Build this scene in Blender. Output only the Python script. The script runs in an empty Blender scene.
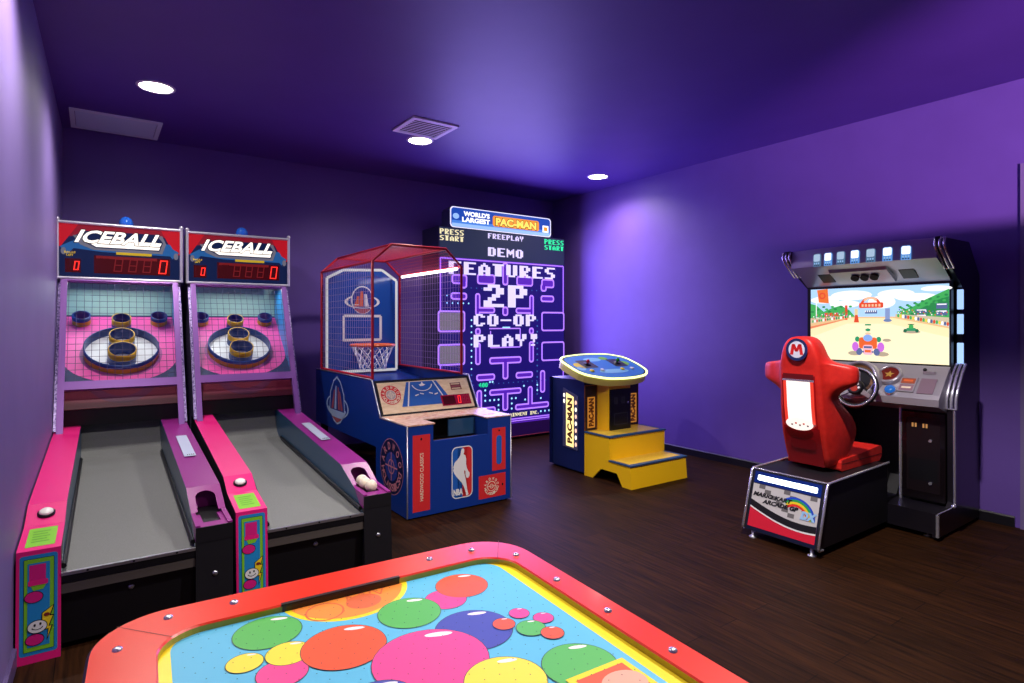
import bpy, bmesh, math, random
from mathutils import Matrix, Vector
random.seed(7)
SC = bpy.context.scene
COL = SC.collection
PI = math.pi

# ------------------------------------------------------------------ materials
def lin(h):
    h = h.lstrip('#'); o = []
    for i in (0, 2, 4):
        c = int(h[i:i+2], 16) / 255
        o.append(c / 12.92 if c <= .04045 else ((c + .055) / 1.055) ** 2.4)
    return (o[0], o[1], o[2], 1)

MATS = {}
def mat(name, hexc='888888', rough=.5, metal=0., emit=0., coat=0., alpha=1.):
    if name in MATS: return MATS[name]
    m = bpy.data.materials.new(name); m.use_nodes = True
    b = m.node_tree.nodes['Principled BSDF']
    c = lin(hexc)
    b.inputs['Roughness'].default_value = rough
    b.inputs['Metallic'].default_value = metal
    if emit:
        b.inputs['Base Color'].default_value = (c[0]*.25, c[1]*.25, c[2]*.25, 1)
        b.inputs['Emission Color'].default_value = c
        b.inputs['Emission Strength'].default_value = emit
    else:
        b.inputs['Base Color'].default_value = c
    if coat:
        b.inputs['Coat Weight'].default_value = coat
        b.inputs['Coat Roughness'].default_value = .09
    MATS[name] = m
    return m

def noisy(name, c1, c2, scale=20., rough=.6, detail=4., stretch=(1, 1, 1), bump=0., metal=0., coords='Object'):
    m = mat(name, c1, rough, metal); nt = m.node_tree; b = nt.nodes['Principled BSDF']
    tc = nt.nodes.new('ShaderNodeTexCoord'); mp = nt.nodes.new('ShaderNodeMapping')
    mp.inputs['Scale'].default_value = stretch
    n = nt.nodes.new('ShaderNodeTexNoise'); n.inputs['Scale'].default_value = scale; n.inputs['Detail'].default_value = detail
    r = nt.nodes.new('ShaderNodeValToRGB')
    r.color_ramp.elements[0].position = .35; r.color_ramp.elements[1].position = .65
    r.color_ramp.elements[0].color = lin(c1); r.color_ramp.elements[1].color = lin(c2)
    nt.links.new(tc.outputs[coords], mp.inputs['Vector']); nt.links.new(mp.outputs['Vector'], n.inputs['Vector'])
    nt.links.new(n.outputs['Fac'], r.inputs['Fac']); nt.links.new(r.outputs['Color'], b.inputs['Base Color'])
    if bump:
        bp = nt.nodes.new('ShaderNodeBump'); bp.inputs['Strength'].default_value = bump; bp.inputs['Distance'].default_value = .004
        nt.links.new(n.outputs['Fac'], bp.inputs['Height']); nt.links.new(bp.outputs['Normal'], b.inputs['Normal'])
    return m

def wood_floor():
    m = mat('dark_plank_floor', '1c1310', .58); nt = m.node_tree; b = nt.nodes['Principled BSDF']
    b.inputs['Specular IOR Level'].default_value = .09
    tc = nt.nodes.new('ShaderNodeTexCoord')
    mp = nt.nodes.new('ShaderNodeMapping'); mp.inputs['Rotation'].default_value = (0, 0, PI/2)
    br = nt.nodes.new('ShaderNodeTexBrick')
    br.inputs['Scale'].default_value = 1.; br.inputs['Brick Width'].default_value = 1.3; br.inputs['Row Height'].default_value = .14
    br.inputs['Mortar Size'].default_value = .0022; br.offset = .37
    br.inputs['Color1'].default_value = (.022, .0088, .0028, 1); br.inputs['Color2'].default_value = (.032, .0125, .0042, 1); br.inputs['Mortar'].default_value = (.006, .003, .0015, 1)
    n = nt.nodes.new('ShaderNodeTexNoise'); n.inputs['Scale'].default_value = 9; n.inputs['Detail'].default_value = 8
    mp2 = nt.nodes.new('ShaderNodeMapping'); mp2.inputs['Scale'].default_value = (5, .35, 1)
    rp = nt.nodes.new('ShaderNodeValToRGB'); rp.color_ramp.elements[0].position = .3; rp.color_ramp.elements[1].position = .75
    rp.color_ramp.elements[0].color = (.35, .3, .28, 1); rp.color_ramp.elements[1].color = (1.5, 1.3, 1.1, 1)
    mx = nt.nodes.new('ShaderNodeMix'); mx.data_type = 'RGBA'; mx.blend_type = 'MULTIPLY'; mx.inputs['Factor'].default_value = 1
    L = nt.links.new
    L(tc.outputs['Object'], mp.inputs['Vector']); L(mp.outputs['Vector'], br.inputs['Vector'])
    L(tc.outputs['Object'], mp2.inputs['Vector']); L(mp2.outputs['Vector'], n.inputs['Vector']); L(n.outputs['Fac'], rp.inputs['Fac'])
    L(br.outputs['Color'], mx.inputs['A']); L(rp.outputs['Color'], mx.inputs['B']); L(mx.outputs['Result'], b.inputs['Base Color'])
    bp = nt.nodes.new('ShaderNodeBump'); bp.inputs['Strength'].default_value = .25; bp.inputs['Distance'].default_value = .003
    L(n.outputs['Fac'], bp.inputs['Height']); L(bp.outputs['Normal'], b.inputs['Normal'])
    return m

# ------------------------------------------------------------------ mesh builder
_TXT = {}
def text_geo(s, bold):
    k = (s, bold)
    if k in _TXT: return _TXT[k]
    cv = bpy.data.curves.new('txt', 'FONT'); cv.body = s; cv.offset = bold; cv.resolution_u = 3
    ob = bpy.data.objects.new('txt', cv); COL.objects.link(ob)
    ev = ob.evaluated_get(bpy.context.evaluated_depsgraph_get()); me = ev.to_mesh()
    vs = [(v.co.x, v.co.y) for v in me.vertices]; fs = [tuple(p.vertices) for p in me.polygons]
    ev.to_mesh_clear(); bpy.data.objects.remove(ob); bpy.data.curves.remove(cv)
    _TXT[k] = (vs, fs)
    return _TXT[k]

class B:
    LAY = .0007
    def __init__(s, M=None):
        s.v = []; s.f = []; s.m = []; s.sm = []; s.slots = []; s.M = M.copy() if M else Matrix(); s.base = s.M.copy()
    def frame(s, o=(0, 0, 0), u=(1, 0, 0), v=(0, 1, 0)):
        u = Vector(u).normalized(); v = Vector(v).normalized(); n = u.cross(v)
        R = Matrix(((u.x, v.x, n.x, o[0]), (u.y, v.y, n.y, o[1]), (u.z, v.z, n.z, o[2]), (0, 0, 0, 1)))
        s.M = s.base @ R; return s
    def reset(s): s.M = s.base.copy(); return s
    def add(s, vs, fs, m, smooth=False):
        if m not in s.slots: s.slots.append(m)
        k = s.slots.index(m); o = len(s.v)
        s.v += [tuple(s.M @ Vector(p)) for p in vs]
        for f in fs:
            s.f.append(tuple(o + i for i in f)); s.m.append(k); s.sm.append(smooth)
        return s
    def box(s, x0, x1, y0, y1, z0, z1, m):
        vs = [(x, y, z) for z in (z0, z1) for y in (y0, y1) for x in (x0, x1)]
        return s.add(vs, [(0, 2, 3, 1), (4, 5, 7, 6), (0, 1, 5, 4), (2, 6, 7, 3), (0, 4, 6, 2), (1, 3, 7, 5)], m)
    def rbox(s, x0, x1, y0, y1, z0, z1, m, r=.01, seg=2):
        bm = bmesh.new(); bmesh.ops.create_cube(bm, size=1)
        for v in bm.verts:
            v.co = Vector(((x0+x1)/2 + v.co.x*(x1-x0), (y0+y1)/2 + v.co.y*(y1-y0), (z0+z1)/2 + v.co.z*(z1-z0)))
        bmesh.ops.bevel(bm, geom=bm.edges[:], offset=r, segments=seg, profile=.5, affect='EDGES')
        bm.verts.index_update()
        s.add([tuple(v.co) for v in bm.verts], [tuple(v.index for v in f.verts) for f in bm.faces], m, False)
        bm.free(); return s
    def prism(s, prof, ax, a0, a1, m, side=None):
        # prof: 2D points; ax 'x' -> (y,z), 'y' -> (x,z), 'z' -> (x,y)
        def P(p, a): return {'x': (a, p[0], p[1]), 'y': (p[0], a, p[1]), 'z': (p[0], p[1], a)}[ax]
        n = len(prof)
        vs = [P(p, a0) for p in prof] + [P(p, a1) for p in prof]
        area = sum(prof[i][0]*prof[(i+1) % n][1] - prof[(i+1) % n][0]*prof[i][1] for i in range(n))
        fl = (area > 0) ^ (ax == 'y') ^ (a1 < a0)
        caps = [tuple(range(n))[::-1], tuple(range(n, 2*n))]
        sd = [(i, (i+1) % n, n + (i+1) % n, n + i) for i in range(n)]
        if not fl: caps = [c[::-1] for c in caps]; sd = [c[::-1] for c in sd]
        s.add(vs, caps, side or m); s.add(vs, sd, m); return s
    def cyl(s, p0, p1, r0, m, r1=None, n=16, caps=True, smooth=True):
        p0 = Vector(p0); p1 = Vector(p1); r1 = r0 if r1 is None else r1
        d = (p1 - p0).normalized(); a = Vector((0, 0, 1)) if abs(d.z) < .9 else Vector((1, 0, 0))
        u = d.cross(a).normalized(); w = d.cross(u)
        vs = [tuple(c + r*(math.cos(t)*u + math.sin(t)*w)) for c, r in ((p0, r0), (p1, r1)) for t in [2*PI*i/n for i in range(n)]]
        s.add(vs, [(i, n+i, n+(i+1) % n, (i+1) % n) for i in range(n)], m, smooth)
        if caps: s.add(vs, [tuple(range(n)), tuple(range(n, 2*n))[::-1]], m)
        return s
    def tube(s, pts, r, m, n=8, closed=False):
        pts = [Vector(p) for p in pts]; k = len(pts); vs = []; prev = None
        for i, p in enumerate(pts):
            a = pts[i-1] if (i or closed) else p; b = pts[(i+1) % k] if (i < k-1 or closed) else p
            d = (b - a).normalized()
            if prev is None:
                h = Vector((0, 0, 1)) if abs(d.z) < .9 else Vector((1, 0, 0)); u = d.cross(h).normalized()
            else: u = (prev - d*prev.dot(d)).normalized()
            prev = u; w = d.cross(u)
            vs += [tuple(p + r*(math.cos(2*PI*j/n)*u + math.sin(2*PI*j/n)*w)) for j in range(n)]
        fs = []
        for i in range(k if closed else k-1):
            a = i*n; b = ((i+1) % k)*n
            fs += [(a+j, a+(j+1) % n, b+(j+1) % n, b+j) for j in range(n)]
        s.add(vs, fs, m, True)
        if not closed: s.add(vs, [tuple(range(n))[::-1], tuple(range((k-1)*n, k*n))], m)
        return s
    def lathe(s, prof, m, n=24, o=(0, 0, 0), ax=(0, 0, 1)):
        ax = Vector(ax).normalized(); h = Vector((1, 0, 0)) if abs(ax.x) < .9 else Vector((0, 1, 0))
        u = ax.cross(h).normalized(); w = ax.cross(u); o = Vector(o); vs = []
        for r, z in prof:
            vs += [tuple(o + ax*z + r*(math.cos(2*PI*j/n)*u + math.sin(2*PI*j/n)*w)) for j in range(n)]
        fs = []
        for i in range(len(prof)-1):
            fs += [(i*n+j, i*n+(j+1) % n, (i+1)*n+(j+1) % n, (i+1)*n+j) for j in range(n)]
        s.add(vs, fs, m, True); return s
    def sphere(s, c, r, m, n=20, sc=(1, 1, 1), half=False):
        k = n//2; t0 = 0 if half else -PI/2
        vs = []; fs = []
        for i in range(k+1):
            t = t0 + (PI/2 - t0)*i/k
            for j in range(n):
                a = 2*PI*j/n
                vs.append((c[0]+r*sc[0]*math.cos(t)*math.cos(a), c[1]+r*sc[1]*math.cos(t)*math.sin(a), c[2]+r*sc[2]*math.sin(t)))
        for i in range(k):
            fs += [(i*n+j, i*n+(j+1) % n, (i+1)*n+(j+1) % n, (i+1)*n+j) for j in range(n)]
        return s.add(vs, fs, m, True)
    # ---- flat artwork in the current frame (x right, y up), lay = layer number
    def poly(s, pts, m, lay=1):
        a = sum(pts[i][0]*pts[(i+1) % len(pts)][1] - pts[(i+1) % len(pts)][0]*pts[i][1] for i in range(len(pts)))
        if a < 0: pts = pts[::-1]
        return s.add([(p[0], p[1], lay*s.LAY) for p in pts], [tuple(range(len(pts)))], m)
    def rect(s, x0, x1, y0, y1, m, lay=1): return s.poly([(x0, y0), (x1, y0), (x1, y1), (x0, y1)], m, lay)
    def ell(s, x, y, rx, ry, m, lay=1, n=28, a0=0, a1=360, rot=0):
        c, d = math.cos(math.radians(rot)), math.sin(math.radians(rot)); k = n if a1-a0 >= 360 else n+1
        pts = []
        for i in range(k):
            t = math.radians(a0 + (a1-a0)*i/n); p, q = rx*math.cos(t), ry*math.sin(t)
            pts.append((x + p*c - q*d, y + p*d + q*c))
        return s.poly(pts, m, lay)
    def arc(s, x, y, r0, r1, m, lay=1, a0=0, a1=360, n=32, sy=1.):
        vs = []
        for i in range(n+1):
            t = math.radians(a0 + (a1-a0)*i/n)
            for r in (r0, r1): vs.append((x + r*math.cos(t), y + sy*r*math.sin(t), lay*s.LAY))
        return s.add(vs, [(2*i, 2*i+1, 2*i+3, 2*i+2) for i in range(n)], m)
    def rr(s, x0, x1, y0, y1, r, m, lay=1, n=5):
        pts = []
        r = min(r, (x1-x0)/2-1e-5, (y1-y0)/2-1e-5)
        for cx, cy, a in ((x1-r, y1-r, 0), (x0+r, y1-r, 90), (x0+r, y0+r, 180), (x1-r, y0+r, 270)):
            pts += [(cx + r*math.cos(math.radians(a+90*i/n)), cy + r*math.sin(math.radians(a+90*i/n))) for i in range(n+1)]
        return s.poly(pts, m, lay)
    def line(s, pts, w, m, lay=1):
        for (x0, y0), (x1, y1) in zip(pts, pts[1:]):
            l = math.hypot(x1-x0, y1-y0) or 1; nx, ny = -(y1-y0)/l*w/2, (x1-x0)/l*w/2
            s.poly([(x0+nx, y0+ny), (x0-nx, y0-ny), (x1-nx, y1-ny), (x1+nx, y1+ny)], m, lay)
        return s
    def text(s, t, x0, x1, y0, y1, m, lay=2, bold=.02, shear=0., rot=0):
        vs, fs = text_geo(t, bold)
        if not vs: return s
        ax, bx = min(v[0] for v in vs), max(v[0] for v in vs); ay, by = min(v[1] for v in vs), max(v[1] for v in vs)
        W, H = x1-x0, y1-y0
        if rot in (90, -90): W, H = H, W
        o = []
        for v in vs:
            q = (v[1]-ay)/(by-ay)-.5; p = (v[0]-ax)/(bx-ax)-.5
            X, Y = p*W + q*shear*H, q*H
            if rot == 90: X, Y = -Y, X
            elif rot == -90: X, Y = Y, -X
            o.append(((x0+x1)/2+X, (y0+y1)/2+Y, lay*s.LAY))
        return s.add(o, fs, m)
    def ringtext(s, t, x, y, r, h, m, lay=3, a0=160, a1=20, flip=False, bold=.03, w=.8):
        for i, ch in enumerate(t):
            if ch == ' ': continue
            a = math.radians(a0 + (a1-a0)*(i/(len(t)-1)))
            vs, fs = text_geo(ch, bold)
            ax, bx = min(v[0] for v in vs), max(v[0] for v in vs); ay, by = min(v[1] for v in vs), max(v[1] for v in vs)
            rt = a - PI/2 + (PI if flip else 0); c, d = math.cos(rt), math.sin(rt); o = []
            for v in vs:
                p = ((v[0]-ax)/max(bx-ax, .15)-.5)*h*w; q = ((v[1]-ay)/(by-ay)-.5)*h
                o.append((x + r*math.cos(a) + p*c - q*d, y + r*math.sin(a) + p*d + q*c, lay*s.LAY))
            s.add(o, fs, m)
        return s
    def build(s, name, parent=None, bevel=0., sub=0, auto=False):
        me = bpy.data.meshes.new(name); me.from_pydata(s.v, [], s.f)
        for m in s.slots: me.materials.append(m)
        me.polygons.foreach_set('material_index', s.m); me.polygons.foreach_set('use_smooth', s.sm)
        me.update()
        o = bpy.data.objects.new(name, me); COL.objects.link(o)
        if parent: o.parent = parent
        if bevel:
            b = o.modifiers.new('bev', 'BEVEL'); b.width = bevel; b.segments = 2; b.limit_method = 'ANGLE'; b.angle_limit = .6
        if sub:
            q = o.modifiers.new('sub', 'SUBSURF'); q.levels = sub; q.render_levels = sub
        return o

def thing(name, label, cat, loc=(0, 0, 0), rz=0., group=None):
    o = bpy.data.objects.new(name, None); COL.objects.link(o); o.empty_display_size = .1
    o.location = loc; o.rotation_euler = (0, 0, math.radians(rz)); tag(o, label, cat, group)
    return o
def tag(o, label, cat, group=None):
    o['label'] = label; o['category'] = cat
    if group: o['group'] = group
    return o
def struct(o): o['kind'] = 'structure'; return o

SEG = {'0': 'abcdef', '1': 'bc', '8': 'abcdefg'}
def digit(b, ch, x, y, w, h, t, m, lay=3, slant=.12):
    def S(px, py): return (x + px + py*slant, y + py)
    R = {'a': (0, w, h-t, h), 'g': (0, w, h/2-t/2, h/2+t/2), 'd': (0, w, 0, t), 'f': (0, t, h/2, h), 'b': (w-t, w, h/2, h), 'e': (0, t, 0, h/2), 'c': (w-t, w, 0, h/2)}
    for k in SEG[ch]:
        a, c, d, e = R[k]; b.poly([S(a, d), S(c, d), S(c, e), S(a, e)], m, lay)
F57 = {'A': '00100011101101111011111111101111011', 'C': '01110110111100011000110001101101110', 'D': '11110110111101111011110111101111110', 'E': '11111110001100011110110001100011111', 'F': '11111110001100011110110001100011000', 'I': '11111011100111001110011100111011111', 'L': '11000110001100011000110001100011111', 'M': '10001110111111111111101011000110001', 'N': '11001111011111110111100111001110001', 'O': '01110110111101111011110111101101110', 'P': '11110110111101111110110001100011000', 'R': '11110110111101111110111001111011011', 'S': '01111110001100001110000110001111110', 'T': '11111011100111001110011100111001110', 'U': '11011110111101111011110111101101110', 'Y': '11011110111101101110001000010000100', '2': '01110110110001100110011001100011111', '4': '00110011101101011010111110001000010', '0': '01110110111101111011110111101101110', '-': '00000000000000011111000000000000000', '!': '01110011100111000100001000000001100', '.': '00000000000000000000000000110001100', ' ': '00000000000000000000000000000000000'}
def pix(b, t, x0, x1, y0, y1, m, lay=4):
    n = len(t); cw = (x1-x0)/(n - .17); px = cw/6; ph = (y1-y0)/7
    for i, ch in enumerate(t):
        g = F57[ch]
        for r in range(7):
            c = 0
            while c < 5:
                if g[r*5+c] == '1':
                    e = c
                    while e < 5 and g[r*5+e] == '1': e += 1
                    b.rect(x0+i*cw+c*px, x0+i*cw+e*px, y1-(r+1)*ph, y1-r*ph, m, lay); c = e
                else: c += 1

# shared materials
CHROME = mat('chrome', 'e6e4f0', .2, .8)
STEEL = mat('brushed_steel', 'c4c4cc', .32, .9)
BLACK = mat('black_plastic', '0c0c10', .4)
DARK = mat('black_laminate', '141318', .45)
WHITE = mat('white_print', 'e8e6e4', .5)
# ------------------------------------------------------------------ the room
HC, XR, YB, Y0 = 3.282, 5.521, 6.747, -2.6
WALL = noisy('purple_wall_paint', '664a9e', '6a4ea4', 3, .5, 6, bump=.03)
CEIL = noisy('indigo_ceiling_paint', '523090', '553394', 3, .5, 4, bump=.02)
def xl(y): return -.235 - .0157*(6.75 - y)
b = B(); b.box(xl(Y0)-.3, XR+.2, Y0, YB+.2, -.1, 0, wood_floor()); struct(b.build('floor'))
b = B(); b.box(xl(Y0)-.3, XR+.2, Y0, YB+.2, HC, HC+.1, CEIL); struct(b.build('ceiling'))
b = B(); b.box(xl(YB)-.2, XR+.2, YB, YB+.15, 0, HC, WALL); struct(b.build('wall_back'))
b = B(); b.box(XR, XR+.15, Y0, YB, 0, HC, WALL); struct(b.build('wall_right'))
b = B(); b.prism([(xl(Y0), Y0), (xl(YB), YB), (xl(YB)-.15, YB), (xl(Y0)-.15, Y0)], 'z', 0, HC, noisy('light_paled_wall_paint', '75629e', '7966a2', 3, .55, 6, bump=.03)); struct(b.build('wall_left'))  # paler than the other walls: white light on it put into the colour
BASEB = mat('black_baseboard', '14121a', .4)
b = B(); b.prism([(XR-.014, 0), (XR, 0), (XR, .08), (XR-.006, .08), (XR-.014, .07)], 'y', 1.40, YB-.014, BASEB); struct(b.build('baseboard_right'))
b = B(); b.prism([(YB-.014, 0), (YB, 0), (YB, .08), (YB-.006, .08), (YB-.014, .07)], 'x', xl(YB)+.014, XR-.014, BASEB); struct(b.build('baseboard_back'))
b = B(); b.prism([(xl(Y0), Y0), (xl(Y0)+.014, Y0), (xl(YB)+.014, YB-.014), (xl(YB), YB)], 'z', 0, .08, mat('mauve_baseboard', '5a4a78', .45)); struct(b.build('baseboard_left'))
b = B(); m = mat('mauve_casing', '7a6a9a', .45)
b.box(XR-.022, XR, 1.30, 1.365, 0, 2.66, m).box(XR-.022, XR, .30, .365, 0, 2.66, m).box(XR-.022, XR, .365, 1.30, 2.595, 2.66, m)
b.box(XR-.008, XR, .365, 1.30, 0, 2.595, mat('dark_door', '3a2c5a', .5)); struct(b.build('door_1'))
b = B(); b.box(2.5, 2.6, Y0, -1.15, 0, 1.95, WALL); struct(b.build('light_blocker_partition')); b = B(); b.box(2.6, XR, Y0-.1, Y0, 0, HC, WALL); struct(b.build('light_blocker_front')); b = B(); b.box(1.6, 2.2, Y0, -1.15, 2.084, 2.13, CEIL); struct(b.build('light_hood_1'))  # unseen partition, front wall and hood slab, added to block and shape light

LENS = mat('downlight_lens', 'fff8f0', .4, emit=20)
TRIM = mat('white_trim_ring', 'd8d4e4', .4)
for x, y, lb in ((.382, 5.189, 'round white recessed ceiling light beside the flat access hatch'),
                 (2.597, 5.22, 'round white recessed ceiling light next to the square air vent'),
                 (5.002, 5.251, 'round white recessed ceiling light close to the right wall')):
    t = thing('ceiling_light', lb, 'ceiling light', (x, y, HC), 0, 'recessed ceiling lights')
    b = B(); b.lathe([(.110, -.001), (.112, -.008), (.128, -.006), (.132, 0)], TRIM, 32); b.build('trim_ring', t)
    b = B(); b.lathe([(.0005, -.004), (.08, -.004), (.112, -.002)], LENS, 32); b.build('lens', t)
t = thing('access_hatch', 'flat pale rectangular access hatch in the ceiling above the ball alleys', 'hatch', (.165, 6.365, HC))
b = B(); m = mat('hatch_paint', 'd8ecff', .45); m2 = mat('hatch_frame', 'e8f4ff', .45)
for x0, x1, y0, y1 in ((-.335, .335, -.285, -.25), (-.335, .335, .25, .285), (-.335, -.30, -.25, .25), (.30, .335, -.25, .25)): b.box(x0, x1, y0, y1, -.014, 0, m2)
b.build('frame', t)
b = B(); b.box(-.296, .296, -.246, .246, -.010, 0, m); b.build('panel', t)
t = thing('air_vent', 'square white louvred air vent in the ceiling', 'vent', (2.467, 4.85, HC))
b = B(); m = mat('vent_white', 'f0ecfa', .5)
for x0, x1, y0, y1 in ((-.225, .225, -.225, -.185), (-.225, .225, .185, .225), (-.225, -.185, -.185, .185), (.185, .225, -.185, .185)): b.box(x0, x1, y0, y1, -.014, 0, m)
b.build('frame', t)
b = B(); b.box(-.184, .184, -.184, .184, -.002, 0, mat('vent_void', '0a0a10', .9)); b.build('duct', t)
b = B()
for i in range(9):
    y = -.168 + i*.042
    b.box(-.184, .184, y-.007, y+.007, -.0125, -.0105, m)
b.build('louvre', t)
t = thing('wall_outlet', 'small white power outlet low on the back wall between alley and hoop game', 'outlet', (2.15, YB, .55))
b = B(); b.rbox(-.06, .06, -.012, 0, -.05, .05, mat('outlet_white', 'e6e4ea', .4), .004); b.build('cover_plate', t)
b = B(); b.frame((0, -.013, 0), (1, 0, 0), (0, 0, 1))
for sx in (-.03, .03):
    for q in (-.008, .008): b.rect(sx+q-.002, sx+q+.002, -.008, .008, BLACK, 0)
    b.build('socket', t); b = B(); b.frame((0, -.013, 0), (1, 0, 0), (0, 0, 1))

# ------------------------------------------------------------------ ball alleys
PINK = mat('hot_pink_laminate', 'e81c7c', .35); PURP = mat('plum_laminate', '8c1c7c', .35)
LILAC = mat('lilac_metal', '80509e', .38, .3); TEAL = mat('teal_side', '0e4062', .3); CYAN = mat('bright_blue_side', '2a8ad0', .4)
CARPET = noisy('grey_lane_carpet', '6e706e', '7a7c7a', 240, .9, 2, bump=.15)
TRM = mat('satin_silver_trim', 'd8d6e4', .35, .55)
RINGB = mat('blue_ring', '1c3c84', .35); RINGY = mat('yellow_ring', 'c09420', .4); LIME = mat('lime_print', '7cc424', .5)
AZURE = mat('azure_print', '1a86c8', .5); YEL = mat('yellow_print', 'f2d21e', .5); MAG = mat('magenta_print', 'd8147c', .5)
LD = mat('dim_red_led', '8a1418', .4, emit=.5)
LEDR = mat('red_led', 'ff2a20', .5, emit=1.6); LEDBG = mat('dark_led_window', '4a0a10', .25)
DIAM = noisy('bright_tread_metal', 'b8a8d8', '5a4a80', 60, .3, 1, metal=.7)
def side_prof(): return [(0, 0), (.03, .487), (.33, .515), (.50, .578), (2.5, .70), (2.5, .0)]
def alley(loc, rz, label):
    t = thing('ball_alley', label, 'arcade machine', loc, rz, 'ball rolling alleys')
    # pink coin rail
    b = B(); b.prism(side_prof(), 'x', .004, .162, PINK, DARK)
    b.frame((.004, .0003, .0), (1, 0, 0), (.0, .0614, 1))
    b.rr(.012, .146, .035, .468, .012, AZURE, 1); b.rr(.026, .134, .05, .452, .004, mat('print_black', '101014', .5), 2)
    b.rect(.028, .132, .052, .450, LIME, 3); b.rect(.040, .118, .07, .432, AZURE, 4)
    b.rect(.046, .104, .345, .425, MAG, 5); b.rr(.042, .112, .335, .358, .006, PINK, 6); b.poly([(.05, .335), (.108, .338), (.095, .315), (.06, .312)], LIME, 5)
    b.ell(.062, .285, .034, .026, BLACK, 5); b.ell(.062, .285, .031, .023, MAG, 6)
    b.ell(.066, .10, .034, .026, BLACK, 5); b.ell(.066, .10, .031, .023, MAG, 6)
    b.poly([(.09, .21), (.135, .24), (.122, .195), (.134, .195), (.118, .15), (.13, .15), (.108, .085), (.112, .135), (.098, .135), (.104, .165), (.088, .165)], BLACK, 6)
    b.poly([(.093, .208), (.130, .234), (.117, .191), (.129, .191), (.113, .147), (.124, .147), (.111, .10), (.115, .138), (.102, .138), (.108, .168), (.092, .168)], YEL, 7)
    b.ell(.108, .2, .011, .008, mat('brown_print', '7a2418', .5), 8)
    b.ell(.075, .155, .036, .029, BLACK, 8); b.ell(.075, .155, .033, .026, WHITE, 9)
    b.ell(.066, .163, .004, .006, BLACK, 10); b.ell(.086, .166, .004, .006, BLACK, 10); b.arc(.075, .157, .018, .022, BLACK, 10, 200, 345, 14, .7)
    b.build('coin_rail', t)
    sl = (0, .30, .028)
    b = B(); b.frame((.083, .18, .5012), (1, 0, 0), sl); b.rr(-.054, .054, -.11, .11, .004, LIME, 1)
    for i in range(5): b.rect(-.036, .03 - .01*(i % 2), .06-.03*i, .067-.03*i, mat('green_print', '3a8a1c', .5), 2)
    o = b.build('instruction_plate', t); o['label'] = 'lime green instruction plate'
    b = B(); n = Vector((0, -.347, .938)); c = Vector((.083, .412, .5465))
    b.lathe([(.036, -.004), (.037, .008), (.03, .012)], BLACK, 24, c, n); b.lathe([(.029, .008), (.029, .016), (.022, .022), (.0005, .024)], mat('white_button', 'f0eee8', .25), 24, c, n)
    o = b.build('push_button', t); o['label'] = 'round white push button'
    # lane and ramp
    b = B(); b.prism([(.035, .30), (.035, .358), (2.2, .44), (2.3, .452), (2.38, .49), (2.44, .56), (2.48, .64), (2.5, .69), (2.62, .69), (2.62, .30)], 'x', .164, .701, CARPET); b.build('lane', t)
    b = B(); b.box(.163, .702, .018, .035, .352, .366, STEEL).box(.163, .702, .022, .035, .318, .348, BLACK).box(.163, .702, .024, .04, .27, .312, mat('grey_kick_strip', '6a625c', .45, .5))
    for i in range(3): b.frame((.26+.18*i, .018, .359), (1, 0, 0), (0, 0, 1)); b.ell(0, 0, .005, .005, BLACK, 1); b.reset()
    b.build('lane_edge', t)
    b = B(); b.box(.163, .702, .06, .10, .03, .27, BLACK); b.build('front_panel', t)
    for x in (.43,):
        b = B(); b.lathe([(.014, -.002), (.013, .004), (.008, .008), (.0005, .009)], STEEL, 12, (x, .06, .225), (0, -1, 0)); b.build('bolt', t)
    b = B(); n = 2
    for x in (.168, .697): b.tube([(x, .06, .385), (x, 1.2, .428), (x, 2.2, .466)], .013, BLACK, 8)
    b.build('bumper_strip', t)
    b = B()
    for x0, x1 in ((.1622, .1635), (.7015, .7028)): b.prism([(.04, .36), (.2, .48), (.47, .565), (2.44, .69), (2.44, .42)], 'x', x0, x1, TEAL)
    b.build('lane_guard', t)
    # plum ball return rail with its tray and arched hole
    b = B(); x0, x1 = .703, .874
    b.prism([(.0, 0), (.02, .39), (.26, .40), (.26, .0)], 'x', x0, x1, DARK)
    b.prism([(.46, 0), (.46, .565), (2.5, .70), (2.5, 0)], 'x', x0, x1, PURP, TEAL)
    for a, c in ((x0, x0+.022), (x1-.022, x1)): b.prism([(.026, .39), (.026, .470), (.25, .478), (.30, .50), (.46, .565), (.46, .39)], 'x', a, c, PURP)
    b.box(x0, x1, .018, .026, .385, .462, DARK); b.box(x0+.022, x1-.022, .026, .10, .39, .462, PURP)
    b.box(x0+.022, x0+.044, .10, .25, .39, .462, PURP); b.box(x1-.044, x1-.022, .10, .25, .39, .462, PURP); b.box(x0+.022, x1-.022, .10, .46, .39, .445, BLACK)
    # slanted face with arch opening
    A0 = Vector((x0, .25, .478)); V = Vector((0, .21, .087)); L = V.length
    b.frame(A0, (1, 0, 0), V); W = x1-x0; arch = []; out = []
    for i in range(13):
        a = PI*i/12; arch.append((W/2+.05*math.cos(a), .125+.055*math.sin(a)))
        f = i/12; out.append((W*(1-f) if 2 < i < 10 else (W if i <= 2 else 0), L if 2 <= i <= 10 else (L*.5+.06*i if i < 2 else L*.5+.06*(12-i))))
    arch = [(W/2+.05, 0)] + arch + [(W/2-.05, 0)]; out = [(W, 0)] + out + [(0, 0)]
    vs = [(p[0], p[1], .0005) for p in arch] + [(p[0], p[1], .0005) for p in out]; n = len(arch)
    b.add(vs, [(i, n+i, n+i+1, i+1) for i in range(n-1)], PURP)
    b.reset(); b.build('ball_return_rail', t)
    b = B(); b.frame((0, .9, .6008), (1, 0, 0), (0, 1, .0667)); b.rect(.755, .825, .21, .82, mat('silver_label', 'd4e2f4', .3, .3), 1)
    for i in range(4): b.rect(.775+.012*i, .781+.012*i, .235, .26, BLACK, 2)
    b.build('label_strip', t)
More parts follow.
